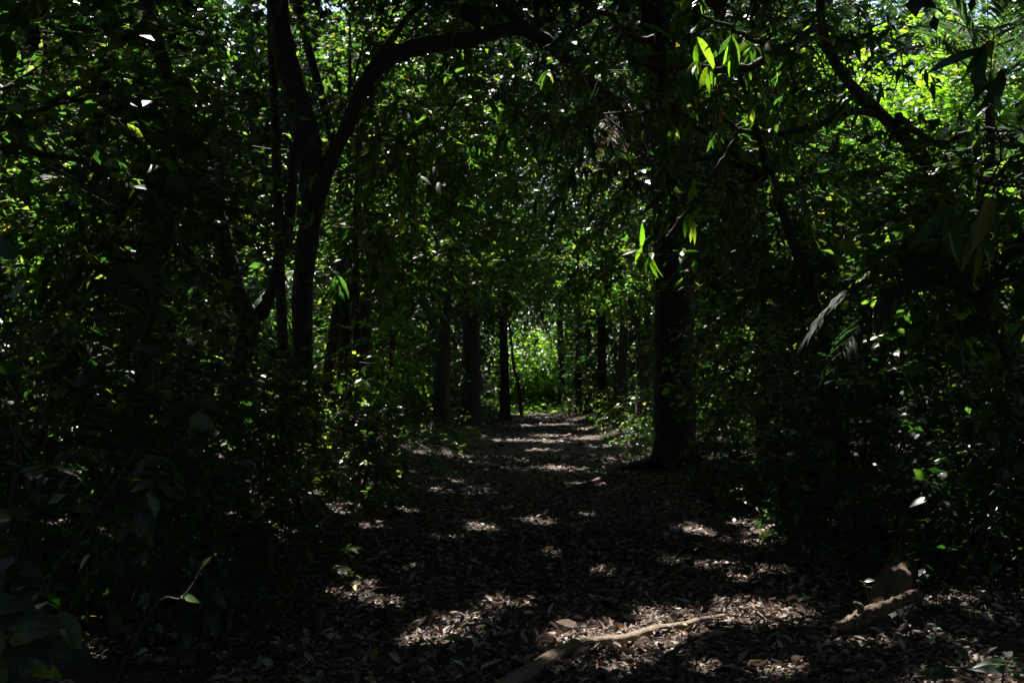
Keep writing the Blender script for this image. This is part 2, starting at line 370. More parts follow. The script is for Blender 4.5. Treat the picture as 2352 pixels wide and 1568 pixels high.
tag(g.build('leaf_litter', [M['litter']]), 'carpet of small dry brown leaves covering the path', 'leaf litter', kind='stuff')
# twigs strewn over the path
g = Geo()
for k in range(420):
    y = 4.5 + 12 * r_.random() ** 1.3; x = -3 + 6.5 * r_.random(); a = r_.random() * 3.14; L = .08 + .3 * r_.random() ** 2
    p0 = np.array([x, y, float(ground_z(x, y)) + .025]); p2 = p0 + np.array([math.cos(a) * L, math.sin(a) * L, .01 + .03 * r_.random()]); p1 = (p0 + p2) / 2 + r_.normal(size=3) * L * .08
    g.tube([p0, p1, p2], .0025 + .004 * r_.random(), sides=4, cap=False)
tag(g.build('fallen_twigs', [M['twig']]), 'thin dry twigs strewn over the leaf litter', 'twigs', kind='stuff')

def leaf_mesh(kind, material, name='leaf'):
    v, t_ = T[kind]; return mesh(name, v, [t_], [material], smooth=True)
LM = {}
def lm(kind, mk):
    if (kind, mk) not in LM: LM[(kind, mk)] = leaf_mesh(kind, M[mk])
    return LM[(kind, mk)]
def leaf_objs(parent, kind, mk, P, A, N, size, name='leaf', off=(0, 0, 0)):
    A, B, N = frames(A, N); me = lm(kind, mk); o_ = np.asarray(off)
    for k in range(len(P)):
        o = bpy.data.objects.new(name, me)
        q = (P[k] - o_); s = size[k]
        mm = Matrix(((A[k][0] * s, B[k][0] * s, N[k][0] * s, q[0]), (A[k][1] * s, B[k][1] * s, N[k][1] * s, q[1]), (A[k][2] * s, B[k][2] * s, N[k][2] * s, q[2]), (0, 0, 0, 1)))
        o.matrix_basis = mm
        if parent: o.parent = parent
        C.objects.link(o); yield_list.append(o)
yield_list = []

# the largest single fallen leaves, each an object
P, A, N, s_ = litter(230, -1.7, 3.4, 4.9, 9.5, .09, 'curl', np.random.default_rng(8), lift=.028)
yield_list = []
leaf_objs(None, 'curl', 'litter_one', P[:120], A[:120], N[:120], s_[:120] , 'fallen_leaf')
leaf_objs(None, 'curl2', 'litter_one', P[120:], A[120:], N[120:], s_[120:], 'fallen_leaf')
for o in yield_list: tag(o, 'curled dry brown leaf lying loose on top of the path litter', 'leaf', 'larger dry leaves lying on the path litter')
for u, v, mk, sz, lab in [
    (1775, 1266, 'yellow', .17, 'long yellow fallen leaf at the far right edge of the upper lit patch'),
    (1605, 1288, 'yellow', .11, 'upright yellow fallen leaf on top of the bright patch beside the sprouting seedling'),
    (1660, 1302, 'red', .14, 'dark red fallen leaf in the middle of the bright patch right of the path'),
    (1640, 1290, 'orange', .10, 'small orange fallen leaf behind the dark red one in the bright patch'),
    (1760, 1318, 'orange', .13, 'pale orange curled leaf at the right end of the bright patch'),
    (990, 1234, 'red', .15, 'rusty red fallen leaf at the left end of the far narrow lit patch'),
    (868, 1360, 'red', .10, 'small rust red leaf on the lit strip left of the path'),
    (1165, 1462, 'yellow', .13, 'yellow green leaf lying flat between the two bright patches in front'),
    (1065, 1480, 'lime', .13, 'long lime leaf just below the left bright patch in front'),
    (1600, 1356, 'lime', .12, 'flat lime green leaf lying in shade below the large right patch'),
    (1500, 1362, 'lime', .06, 'small round lime leaf in shade right of the path centre'),
    (632, 1450, 'lime', .08, 'lone bright green leaf on dark litter left of the path'),
    (905, 1412, 'yellow', .08, 'little yellow leaf at the lower end of the left lit strip'),
    (1578, 1450, 'yellow', .05, 'tiny round yellow leaf against the lit root'),
    (1740, 1452, 'lime', .07, 'pale round leaf in shade right of the lit root'),
    (1815, 1462, 'lime', .06, 'small pale green leaf standing in litter further right of the root'),
    (1752, 1530, 'yellow', .10, 'yellow striped blade among grey leaves at the bottom right of the path')]:
    p = gp(u, v) + np.array([0, 0, .04]); a = random.random() * 6.28
    yield_list = []
    leaf_objs(None, 'curl2' if random.random() < .5 else 'oval_fine', mk, np.array([p]), np.array([[math.cos(a), .4 * math.sin(a), .15]]), np.array([[.1, -.45, 1.0]]), np.array([sz]), 'fallen_leaf')
    tag(yield_list[0], lab, 'leaf')

# ------------------------------------------------------------------ root, log, broken branch
def wood(name, lab, cat, pts, rads, n, mk, parts=(), sides=12, rough=.07):
    base = np.array(pts[0]); o = empty(name, base, lab, cat)
    g = Geo(); rr = np.interp(np.linspace(0, 1, n), np.linspace(0, 1, len(rads)), rads)
    L = smooth_line(pts, n); L = L + np.random.default_rng(5).normal(size=L.shape) * rr[:, None] * .10
    g.tube(L, rr, sides=sides, rough=rough, ridge=.08); g.build('bark' if cat != 'root' else 'root_bark', [M[mk]], o, base, smooth=True)
    return o, base
def gz(u, v, h=0): return gp(u, v) + np.array([0, 0, h])
wood('exposed_root', 'long bare root crossing the front of the path with its middle in bright sun', 'root',
     [gz(1130, 1600, .0), gz(1230, 1545, .02), gz(1310, 1500, .03), gz(1380, 1488, .035), gz(1440, 1478, .03), gz(1500, 1458, .03), gz(1560, 1446, .02), gz(1650, 1420, .01), gz(1750, 1395, -.03)],
     [.055, .05, .042, .034, .032, .034, .03, .02, .01], 60, 'rootwood')
lg, lb = wood('fallen_log', 'thick rounded log lying away from the path edge with its near end lit orange', 'log',
     [W(2035, 1440, 6.75), W(2035, 1385, 6.9), W(2050, 1335, 7.5), W(2075, 1280, 8.5), W(2090, 1215, 10.5)], [.085, .095, .105, .095, .06], 70, 'logwood', rough=.05, sides=22)
br, bb = wood('broken_branch', 'gnarled broken branch lying across the near end of the thick log', 'branch',
     [W(1922, 1434, 6.4), W(1950, 1430, 6.45), W(1985, 1412, 6.5), W(2015, 1400, 6.55), W(2045, 1390, 6.6), W(2080, 1372, 6.65), W(2100, 1366, 6.7), W(2118, 1375, 6.7)],
     [.015, .035, .045, .042, .034, .030, .035, .012], 80, 'logwood', rough=.09, sides=18)
q = W(1985, 1408, 6.5); g = Geo(); g.tube([q, q + [-.03, .0, .05], q + [-.06, -.01, .07]], [.028, .018, .008], sides=7); g.build('snag', [M['logwood']], br, bb, smooth=True)
g = Geo(); g.tube(smooth_line([W(1935, 1450, 6.45), W(1980, 1448, 6.55), W(2040, 1440, 6.65), W(2085, 1420, 6.75), W(2110, 1395, 6.75)], 24), np.interp(np.linspace(0, 1, 24), [0, .3, .7, 1], [.04, .09, .10, .04]), sides=14, rough=.12); g.build('shade_lump', [M['bark']], br, bb, smooth=True)  # dark bark lump standing in for the log's shadowed end below the branch
for pts, rads, lab in [([gz(1280, 1130, .02), gz(1370, 1110, .05), gz(1430, 1080, .10)], [.03, .04, .03], 'dark stick lying on the right edge of the path before the big trunk'),
                 ([gz(1770, 1215, .02), gz(1900, 1190, .12), gz(2000, 1205, .05)], [.012, .015, .008], 'thin curved stick in deep shade behind the right seedlings'),
                 ([gz(1830, 1360, .02), gz(1840, 1420, .03), gz(1830, 1450, .02)], [.008, .010, .006], 'short wavy twig pointing at the camera left of the log'),
                 ([gz(840, 1200, .02), gz(900, 1215, .05), gz(960, 1250, .03)], [.014, .016, .008], 'brown stick leaning out of the left undergrowth onto the path')]:
    wood('fallen_stick', lab, 'stick', pts, rads, 16, 'logwood', sides=7, rough=.1)

# ------------------------------------------------------------------ foliage of a plant
STATS = [0]
def fill_sprays(r, cen, rad, n, thr=-.15, ns=.55, seed=0):
    out = []
    while sum(len(o) for o in out) < n:
        q = r.normal(size=(n * 2, 3)); q = norm(q) * (r.random((n * 2, 1)) ** .45)
        p = np.asarray(cen) + q * np.asarray(rad)
        keep = noise3(p, ns, seed) > thr
        out.append(np.concatenate([p[keep], norm(q[keep])], 1))
    a = np.concatenate(out)[:n]; return a[:, :3], a[:, 3:]

def crown(parent, base, blobs, nleaf, size, kind='oval', mk='leaf', m=10, L=.5, style='alt', seed=0, singles=0, name='foliage', cull=.06, tunnel=True, thr=-.15, ns=.55, limbs=None, trunk_pt=None, twigs=True, keep=None, scale=1.0, fine=None, tilt=.4):
    r = np.random.default_rng(seed + 17); vol = np.array([np.prod(b[1]) for b in blobs]) ** .8; sh = vol / vol.sum()
    OO = []; DD = []
    for (c, rad), f in zip(blobs, sh):
        k = max(3, int(nleaf * f / m)); o, d = fill_sprays(r, c, rad, k, thr, ns, seed)
        OO.append(o); DD.append(d)
    O = np.concatenate(OO); D = np.concatenate(DD); D = norm(D * np.array([1, 1, .45]) + r.normal(size=D.shape) * .5 + [0, 0, .1])
    P, A, N, s, E = sprays(r, O, D, m, L, size, style, tilt)
    ok = sun_cull(P + norm(A) * (s * .5)[:, None], cull if name != 'crown' or kind != 'quad' else 0., scale, seed, size * (.42 if size < .2 else .48) - .02) & (P[:, 2] > ground_z(P[:, 0], P[:, 1]) + .03)
    if tunnel: ok &= ~in_tunnel(P)
    # nothing right in front of the lens
    ok &= ~((P[:, 1] < 2.3) & (np.abs(P[:, 0]) < .62 * P[:, 1] + .25) & (P[:, 1] > -.5))
    if keep is not None: ok &= keep(P)
    okt = ok.reshape(-1, m).sum(1) > m // 3
    P, A, N, s = P[ok], A[ok], N[ok], s[ok]
    if singles:
        u = np.abs(P[:, 0] / np.maximum(P[:, 1], .1)); vv = (P[:, 2] - EYE) / np.maximum(P[:, 1], .1)
        inv = np.where((u < .47) & (vv < .36) & (vv > -.28), s / P[:, 1], 0)
        o_ = np.argsort(-inv); o1, o2 = o_[:singles], o_[singles:]
        leaf_objs(parent, fine or kind + '_fine', mk + '_one', P[o1], A[o1], N[o1], s[o1], off=base)
        P, A, N, s = P[o2], A[o2], N[o2], s[o2]
    g = Geo()
    if len(P): g.tris(*leaves_geo(kind, P, A, N, s), 0)
    if twigs and okt.any(): g.tris(*twig_geo(O[okt], E[okt], .006 * max(1, size * 6)), 1)
    if g.n:
        o = g.build(name, [M[mk], M['twig']], parent, base); o['kind'] = 'stuff'
    STATS[0] += len(P)
    return O

def limbs_to(parent, base, start, targets, r0, mk='bark', r=None, name='branch', sag=.0, forks=4, spread=.8):
    r = r or rng
    for tg in targets:
        start_ = np.asarray(start, float); tg = np.asarray(tg, float); L = np.linalg.norm(tg - start_)
        mid = (start_ + tg) / 2 + np.array([0, 0, .15 * L - sag]) + r.normal(size=3) * .06 * L
        pts = smooth_line([start_, mid, tg], 12) + r.normal(size=(12, 3)) * .012 * L
        pts[0] = start_
        g = Geo(); g.tube(pts, np.linspace(r0, r0 * .25, 12), sides=6, rough=.08)
        for k in range(forks):
            i_ = r.integers(4, 12); e = pts[i_] + r.normal(size=3) * spread * [1, 1, .6]
            q = smooth_line([pts[i_], (pts[i_] + e) / 2 + r.normal(size=3) * .08, e], 6); g.tube(q, np.linspace(r0 * .3, r0 * .08, 6), sides=4, cap=False)
        g.build(name, [M[mk]], parent, base, smooth=True)

def trunk(parent, base, pts, rads, mk='bark', n=26, sides=10, name='trunk', rough=.05, flare=True):
    L = smooth_line(pts, n); rr = np.interp(np.linspace(0, 1, n), np.linspace(0, 1, len(rads)), rads)
    rr = rr * (1 + .05 * np.sin(np.arange(n) * 1.7 + len(pts)))
    if flare: rr = rr * (1 + .6 * np.exp(-np.arange(n) * .9))
    g = Geo(); g.tube(L, rr, sides=sides, rough=rough, ridge=.07); return g.build(name, [M[mk]], parent, base, smooth=True)

def gb(x, y): return np.array([x, y, float(ground_z(x, y)) - .05])

# ------------------------------------------------------------------ the named trees along the path
ROOF = []     # (parent, base, centre) of crowns overhead
def roof_crown(parent, base, c, rad, n, seed, size=.26):
    n = int(n * 1.3)
    crown(parent, base, [(np.array(c), rad)], n, size, 'quad', 'canopy', m=12, L=.8, seed=seed, name='crown', cull=.02, tunnel=False, thr=-.9, twigs=False, ns=.25)

# forked tree on the left with the arching limb
D0 = 13.0
b0 = gb(W(545, 1000, D0)[0], D0)
ft = empty('forked_tree', b0, 'dark forked tree left of the path whose limb arches over it', 'tree')
fork = W(575, 745, D0)
trunk(ft, b0, [b0, W(540, 1000, D0), W(545, 880, D0), fork], [.13, .10, .10, .13], 'bark')
for nm, pts, rads in [('stem', [fork, W(535, 640, D0), W(495, 500, D0 + .1), W(440, 350, D0 + .2), W(385, 180, D0 + .3), W(345, 40, D0 + .3), W(325, -120, D0 + .4), W(310, -500, D0 + .6)], [.10, .12, .13, .12, .10, .09, .08, .06]),
                      ('stem', [fork, W(615, 690, D0), W(640, 600, D0 + .1), W(665, 500, D0 + .1), W(675, 330, D0 + .3)], [.085, .07, .065, .065, .05]),
                      ('stem', [fork + [.4, 1.2, -.6], W(695, 660, D0 + 1.2), W(708, 530, D0 + 1.2), W(718, 430, D0 + 1.1), W(700, 300, D0 + 1.0), W(665, 180, D0 + 1), W(640, 40, D0 + 1), W(630, -150, D0 + 1), W(650, -500, D0 + 1)], [.12, .13, .14, .15, .18, .17, .14, .13, .10]),
                      ('arching_limb', [W(725, 480, D0 + 1.1), W(755, 380, D0 + 1.0), W(800, 285, D0 + 1), W(835, 200, D0 + 1), W(880, 140, D0 + 1.2), W(960, 108, D0 + 1.6), W(1080, 90, D0 + 2.2), W(1180, 66, D0 + 2.8), W(1250, 90, D0 + 3.2), W(1330, 165, D0 + 3.6),
                                        W(1400, 225, D0 + 4.2), W(1450, 280, D0 + 4.8), W(1540, 300, D0 + 5.6)], [.10, .09, .085, .09, .12, .11, .09, .09, .10, .10, .09, .08, .05]),
                      ('branch', [W(1240, 88, D0 + 3.2), W(1170, 30, D0 + 2.8), W(1130, -30, D0 + 2.6), W(1080, -160, D0 + 2.2)], [.08, .07, .06, .04])]:
    trunk(ft, b0, pts, rads, 'lichen_bark' if nm == 'stem' else 'bark', n=7 * len(pts), name=nm, rough=.07, flare=False)
roof_crown(ft, b0, W(330, -650, D0) + [0, 1, 0], (4.5, 4.5, 2.2), 9000, 11)
roof_crown(ft, b0, W(900, -600, D0 + 3), (4.5, 4.5, 2.0), 9000, 12)
# sprays of leaves hanging off the arching limb
crown(ft, b0, [(W(950, 200, D0 + 3.2), (1.0, .7, .6)), (W(1120, 190, D0 + 4), (.8, .8, .5)), (W(1300, 310, D0 + 4.5), (.9, .9, .9)), (W(1050, 30, D0 + 4), (1.2, .9, .5)), (W(800, 500, D0), (.4, .5, .7)), (W(1000, 330, D0 + 2), (1.2, 1, .7)), (W(880, 60, D0 + 2.6), (.7, .6, .5))],
      2600, .19, 'lance', 'leaf', m=8, L=.45, style='whorl', seed=21, singles=150, cull=.1, thr=-.4)

# big straight trunk right of the path
def named_tree(name, lab, x, y, pts, rads, mk, crowns, sd, group=None, n=30, cn=7000):
    b_ = gb(x, y); o = empty(name, b_, lab, 'tree', group)
    trunk(o, b_, [b_] + pts, rads, mk, n=n)
    top = pts[-1]
    for k, (c, rad) in enumerate(crowns):
        roof_crown(o, b_, c, rad, cn, sd + k)
        limbs_to(o, b_, top - [0, 0, .5], [np.array(c)], rads[-1] * .8, mk)
    return o, b_
bt, btb = named_tree('tall_tree', 'thickest dark straight trunk standing at the right edge of the path', 2.86, 19.3,
    [W(1545, 900, 19.3), W(1545, 700, 19.3), W(1540, 500, 19.3), W(1530, 300, 19.3), W(1508, 100, 19.4), W(1495, -100, 19.5), W(1500, -330, 19.6)], [.33, .33, .32, .29, .26, .24, .22, .18], 'palm_bark',
    [(W(1560, -450, 19), (4.6, 4.8, 2.2)), (W(1250, -480, 22), (4, 4.5, 2))], 31)
named_tree('tall_tree', 'dark straight trunk at the left edge of the path, second nearest on that side', -1.86, 30, [W(1015, 900, 30), W(1018, 760, 30), W(1022, 600, 30), W(1035, 420, 30), W(1040, 200, 30.2), W(1040, -60, 30.4)], [.25, .22, .20, .19, .18, .17, .14], 'bark',
    [(W(1000, -140, 31), (4.5, 5, 2.4))], 35)
named_tree('tall_tree', 'slim black trunk rising at the far left corner of the path', -.32, 47, [W(1160, 900, 47), W(1156, 760, 47), W(1158, 600, 47), W(1165, 450, 47), W(1160, 250, 47), W(1150, 60, 47)], [.24, .20, .17, .16, .15, .14, .12], 'bark',
    [(W(1150, 40, 48), (4.5, 4.5, 2.4))], 37)
FAR = [(1290, 66, .20, 3.0, 'leftmost and furthest trunk of the row right of the path'), (1328, 58, .17, None, 'second trunk of the far row right of the path, very slim'), (1352, 54, .17, None, 'third trunk of the far row, close beside the very slim one'),
       (1382, 47, .18, None, 'fourth dark trunk of the row right of the path, leaning slightly'), (1430, 35, .14, None, 'nearest trunk of the row between the leafy bank and the thick tree')]
for k, (u, d, rd, x, lab) in enumerate(FAR):
    xx = W(u, 900, d)[0]; ln = random.uniform(-20, 20)
    named_tree('slender_tree', lab, xx, d, [W(u, 850, d), W(u + ln * .3, 700, d), W(u + ln * .6, 450, d), W(u + ln, 150 + k * 5, d + .3), W(u + ln, -40, d)], [rd * 1.1, rd, rd * .95, rd * .85, rd * .75, rd * .6], 'bark' if k % 2 else 'lichen_bark',
               [(W(u + 40, 60, d) + [random.uniform(-1, 3), 0, 0], (4.2, 4.5, 2.6))], 41 + k, 'trunks in the far row right of the path')
b_ = gb(W(1197, 950, 55)[0], 55); o = empty('leaning_sapling', b_, 'thin leaning sapling in front of the bright end of the path', 'sapling')
trunk(o, b_, [b_, W(1197, 940, 55), W(1190, 880, 55), W(1180, 840, 55), W(1172, 760, 55), W(1160, 690, 55)], [.07, .09, .08, .07, .06, .04], 'bark', n=16, sides=7)
crown(o, b_, [(W(1165, 700, 55), (1.2, 1.2, .9))], 300, .2, 'quad', 'leaf', seed=51, tunnel=False)

# near right tree with low thin limbs holding long hanging leaves
nb = gb(4.05, 9.6); nr = empty('leaning_tree', nb, 'crooked dark tree at upper right whose thin limbs carry long hanging leaves', 'tree')
trunk(nr, nb, [nb, W(2330, 900, 9.6), W(2260, 650, 9.6), W(2160, 420, 9.5), W(2050, 290, 9.4), W(1950, 190, 9.3), W(1895, 90, 9.3), W(1885, -60, 9.4), W(1910, -600, 9.6)], [.07, .06, .05, .05, .055, .05, .042, .038, .035, .03], 'bark', n=44)
crown(nr, nb, [(W(1900, 90, 9.2), (.55, .5, .5)), (W(1990, 210, 9.0), (.5, .5, .35)), (W(2150, 330, 9.0), (.5, .5, .35))], 900, .13, 'lance', 'leaf', m=8, L=.35, style='whorl', seed=66, cull=.3)
# buttress roots of the thick trunk
for k in range(6):
    a = k * 1.05 + .3; q0 = btb + [math.cos(a) * .2, math.sin(a) * .2, .55]; q1 = btb + [math.cos(a) * .42, math.sin(a) * .42, .16]; q2 = btb + [math.cos(a) * 1.0, math.sin(a) * 1.0, .03]
    g = Geo(); g.tube(smooth_line([q0, q1, q2], 10), np.linspace(.15, .03, 10), sides=8); g.build('root', [M['palm_bark']], bt, btb, smooth=True)
roof_crown(nr, nb, (2.6, 9.8, 7.6), (4.2, 4.2, 1.6), 9000, 61)
LIMBS = [[W(2020, 262, 9.4), W(1960, 255, 9.2), W(1890, 285, 9), W(1790, 306, 8.8), W(1700, 296, 8.7), W(1640, 258, 8.6), W(1590, 250, 8.5)],
         [W(1895, 70, 9.3), W(1880, 60, 9), W(1850, 80, 8.7), W(1800, 110, 8.4), W(1730, 90, 8.2), W(1660, 55, 8), W(1600, 30, 7.9)],
         [W(1800, 112, 8.4), W(1700, 160, 8.3), W(1590, 152, 8.2), W(1500, 150, 8.2), W(1460, 140, 8.2)],
         [W(1700, 296, 8.7), W(1640, 400, 8.8), W(1580, 480, 8.9), W(1530, 545, 9.0)],
         [W(2060, 265, 9.4), W(2150, 330, 9.0), W(2230, 300, 8.6), W(2330, 300, 8.3)],
         [W(1500, 90, 9.5), W(1450, 85, 9.5), W(1390, 30, 9.6), W(1330, 60, 9.8), W(1250, 110, 10)]]
for L in LIMBS:
    g = Geo(); p_ = smooth_line(L, 34); p_ = p_ + np.random.default_rng(3).normal(size=p_.shape) * .006; g.tube(p_, np.linspace(.036 if L is not LIMBS[3] else .02, .009, 34), sides=7); g.build('limb', [M['bark']], nr, nb, smooth=True)
def hang(parent, base, O, D, m, size, mk, seed, kind='lance_fine', L=.12):
    r = np.random.default_rng(seed); P, A, N, s, E = sprays(r, np.asarray(O, float), np.asarray(D, float), m, L, size, 'whorl', .5)
    N = norm(N + np.array([0, -.9, 0])); leaf_objs(parent, kind, mk, P, A, N, s, off=base)
    g = Geo(); g.tris(*twig_geo(np.asarray(O, float), E, .006), 0); g.build('twig', [M['twig']], parent, base)
def cl(L, k, r, sd=.10):
    q = smooth_line(L, 40); idx = r.integers(6, 40, k); return q[idx] + r.normal(size=(k, 3)) * sd - [0, 0, .04]
r_ = np.random.default_rng(77)
for L, k, mk, sd in [(LIMBS[0], 9, 'leaf_one', 1), (LIMBS[1], 8, 'leaf_one', 2), (LIMBS[2], 13, 'leaf_one', 3), (LIMBS[4], 5, 'leaf_one', 5), (LIMBS[5], 7, 'leaf_one', 6)]:
    O = cl(L, k, r_, .16); hang(nr, nb, O, r_.normal(size=(k, 3)) * [1, 1, .5] + [0, 0, -.5], 6, .16, mk, sd)
O = np.array([W(1520, 560, 9), W(1545, 575, 8.95), W(1500, 575, 9), W(1555, 500, 8.95), W(1590, 390, 8.8)]); hang(nr, nb, O, [[-.4, -.3, -.3], [.5, -.3, .1], [-.5, -.2, .2], [.3, -.3, .1], [0, -.3, -.3]], 5, .15, 'young_one', 9)
O = np.array([W(1640, 100, 8), W(1600, 60, 7.9), W(1680, 60, 8.0), W(1625, 130, 8)]); hang(nr, nb, O, [[0, -.1, -1]] * 4, 2, .22, 'young_one', 10)
O = np.array([W(1655, 205, 8.5)]); hang(nr, nb, O, [[0, -.1, -1]], 2, .16, 'orange', 12)
# dark leaves against the bright crown behind
O = np.array([W(1890, 40, 8.8), W(1920, 90, 8.9), W(1870, 120, 8.8), W(1950, 70, 7.5), W(2330, 90, 5), W(2360, 150, 5), W(2290, 400, 6), W(2250, 480, 6), W(2200, 430, 6.5)]); hang(nr, nb, O, [[-.5, -.5, 0], [.7, -.3, 0], [-.2, -.3, -.7], [1, 0, 0], [-1, 0, 0], [-1, 0, -.1], [-.3, 0, -1], [0, 0, -1], [-.3, 0, -1]], 7, .22, 'leaf_one', 14)

# ------------------------------------------------------------------ palms
def frond(parent, base, p0, d0, L, nl, ll, mk, droop=.8, sub=False, wid=.022, ldroop=.35):
    d0 = norm(np.asarray(d0, float)); p0 = np.asarray(p0, float)
    t_ = np.linspace(0, 1, 16)[:, None]; pts = p0 + d0 * L * t_ - UP * droop * L * t_ ** 2.2
    g = Geo(); g.tube(pts, np.linspace(.016, .003, 16), sides=5, rough=.02)
    fr = g.build('frond', [M['twig'] if mk == 'dead' else M[mk]], parent, base, smooth=True)
    V = []; Fq = []; n = 0; r = rng; objs = []
    for k in range(nl):
        f = .12 + .86 * k / nl; x = f * 15; i_ = int(x); p = pts[i_] + (pts[min(i_ + 1, 15)] - pts[i_]) * (x - i_); tg = norm(pts[min(i_ + 1, 15)] - pts[max(i_ - 1, 0)])
        side = norm(np.cross(tg, UP))
        for sg in (1, -1):
            l = ll * math.sin(math.pi * (f * .85 + .12)) ** .6 * r.uniform(.85, 1.1); a = norm(tg * .75 + side * sg * .8 + UP * .12 + r.normal(size=3) * .06)
            s3 = norm(np.cross(a, UP + r.normal(size=3) * .2)) * wid
            q0 = p; q1 = p + a * l * .45 - UP * .04 * l; q2 = p + a * l * .78 - UP * ldroop * .45 * l; q3 = p + a * l * .95 - UP * ldroop * l
            vv = np.array([q0 - s3 * .3, q0 + s3 * .3, q1 - s3, q1 + s3, q2 - s3 * .7, q2 + s3 * .7, q3])
            V.append(vv); Fq.append((n, [(0, 1, 3), (0, 3, 2), (2, 3, 5), (2, 5, 4), (4, 5, 6)])); n += 7
            if sub: objs.append(vv)
    if sub:
        for vv in objs:
            link('leaflet', mesh('leaflet', vv - np.asarray(base), [np.array(Fq[0][1])], [M[mk]]), fr)
    else:
        Vv = np.concatenate(V) - np.asarray(base); tt = np.concatenate([np.array(f_) + n_ for n_, f_ in Fq]); o = link('leaflets', mesh('leaflets', Vv, [tt], [M[mk]]), fr); o['kind'] = 'stuff'
    return fr
def palm(lab, x, y, h, specs, mk='palm', tr=.09, sub=(), top=None, name='palm'):
    top = None if top is None else np.array(top, float)
    b_ = gb(x, y); o = empty(name, b_, lab, 'palm'); tp = b_ + [0, 0, h] if top is None else top
    trunk(o, b_, [b_, (b_ + tp) / 2, tp], [tr, tr, tr * .9], 'palm_bark', n=14)
    for k, (az, el, L, dr, mk2) in enumerate(specs):
        d = [math.sin(R(az)) * math.cos(R(el)), math.cos(R(az)) * math.cos(R(el)), math.sin(R(el))]
        frond(o, b_, tp, d, L, (40 if k in sub else 34), .42 * L ** .5 * .8, mk2, dr, k in sub, .013 if sub else .02)
    return o
palm('palm with a large dim frond curving down to the left on the right side', 4.7, 8.3, 2.1, [(-75, 35, 1.5, .85, 'near_frond'), (-105, 28, 1.3, .9, 'near_frond'), (60, 40, 1.6, .7, 'near_frond'), (170, 30, 1.4, .8, 'near_frond'), (95, 35, 1.3, .8, 'near_frond'), (-20, 50, 1.5, .7, 'near_frond'), (-140, 45, 1.3, .8, 'near_frond'), (130, 55, 1.4, .6, 'near_frond')], tr=.03, sub=(0, 1, 6), top=(3.2, 7.6, 2.1))
palm('tall palm with glossy upright fronds in the upper right corner', 7.6, 17.5, 5.8, [(-60, 60, 3.0, .5, 'palm'), (-20, 65, 3.0, .4, 'palm'), (-110, 45, 2.8, .6, 'palm'), (60, 60, 3, .5, 'palm'), (120, 50, 2.6, .6, 'palm'), (-160, 50, 2.6, .6, 'palm'), (20, 75, 3.0, .3, 'palm'), (-85, 75, 3.0, .45, 'palm'), (90, 30, 2.6, .7, 'palm'), (180, 70, 2.6, .5, 'palm')])
palm('blue grey palm standing under the upright fronds at the right edge', 8.4, 19, 4.6, [(a, 55 + 20 * math.sin(a), 2.6, .6, 'palm') for a in range(-170, 180, 36)])
palm('short palm with pale arching fronds at the right edge behind the big frond', 5.6, 13, 2.0, [(a, 45, 1.8, .75, 'palm') for a in range(-160, 180, 40)])
palm('palm whose thin fronds droop around its trunk left of the path', -1.35, 36.5, 4.6, [(a, 25 + 15 * math.sin(a * 3), 3.2, 1.0, 'palm') for a in range(-170, 180, 24)], tr=.30)
palm('tall palm with hanging dead fronds behind the arching limb', .9 + 1.2 + 1.9, 33, 9.5, [(a, 20, 2.6, 1.4, 'dead') for a in range(-170, 180, 30)] + [(a, 60, 3.2, .6, 'palm') for a in range(-165, 180, 45)], tr=.24)
palm('dark drooping palm in the shade just left of the path bend', -3.2, 21, 3.2, [(a, 35, 2.4, .95, 'palm') for a in range(-170, 180, 40)], tr=.12)
palm('low palm with drooping leaflets in shade right of the thick trunk', 5.2, 15.5, 2.5, [(a, 38, 1.9, .85, 'palm') for a in range(-170, 180, 45)], tr=.10)

# ------------------------------------------------------------------ shrubs and small trees at the sides
def shrub(name, lab, x, y, h, rx, ry, n, size, kind, mk, seed, singles=0, zlo=.35, L=.45, m=10, style='alt', group=None, stems=5, thr=-.2, cull=.08, keep=None, fine=None, cat='shrub', tilt=.4):
    b_ = gb(x, y); o = empty(name, b_, lab, cat, group); r = np.random.default_rng(seed)
    zc = (zlo + h) / 2; c = b_ + [0, 0, zc]
    bl = [(c + r.normal(size=3) * [rx * .3, ry * .3, .1 * h], (rx * r.uniform(.75, 1), ry * r.uniform(.75, 1), (h - zlo) / 2 * r.uniform(.85, 1.05))) for _ in range(2)]
    crown(o, b_, bl, n, size, kind, mk, m, L, style, seed, singles, cull=cull, thr=thr, ns=.8, keep=keep, fine=fine, tilt=tilt)
    for k in range(stems):
        e = b_ + np.array([r.normal() * rx * .55, r.normal() * ry * .55, h * r.uniform(.7, .95)])
        g = Geo(); q = smooth_line([b_ + [r.normal() * .08, r.normal() * .08, 0], (b_ * .6 + e * .4) + r.normal(size=3) * .08 * h * .6, e], 12); g.tube(q, np.linspace(.012 + .006 * h, .004, 12), sides=6); g.build('stem', [M['twig']], o, b_, smooth=True)
    return o
sh = shrub
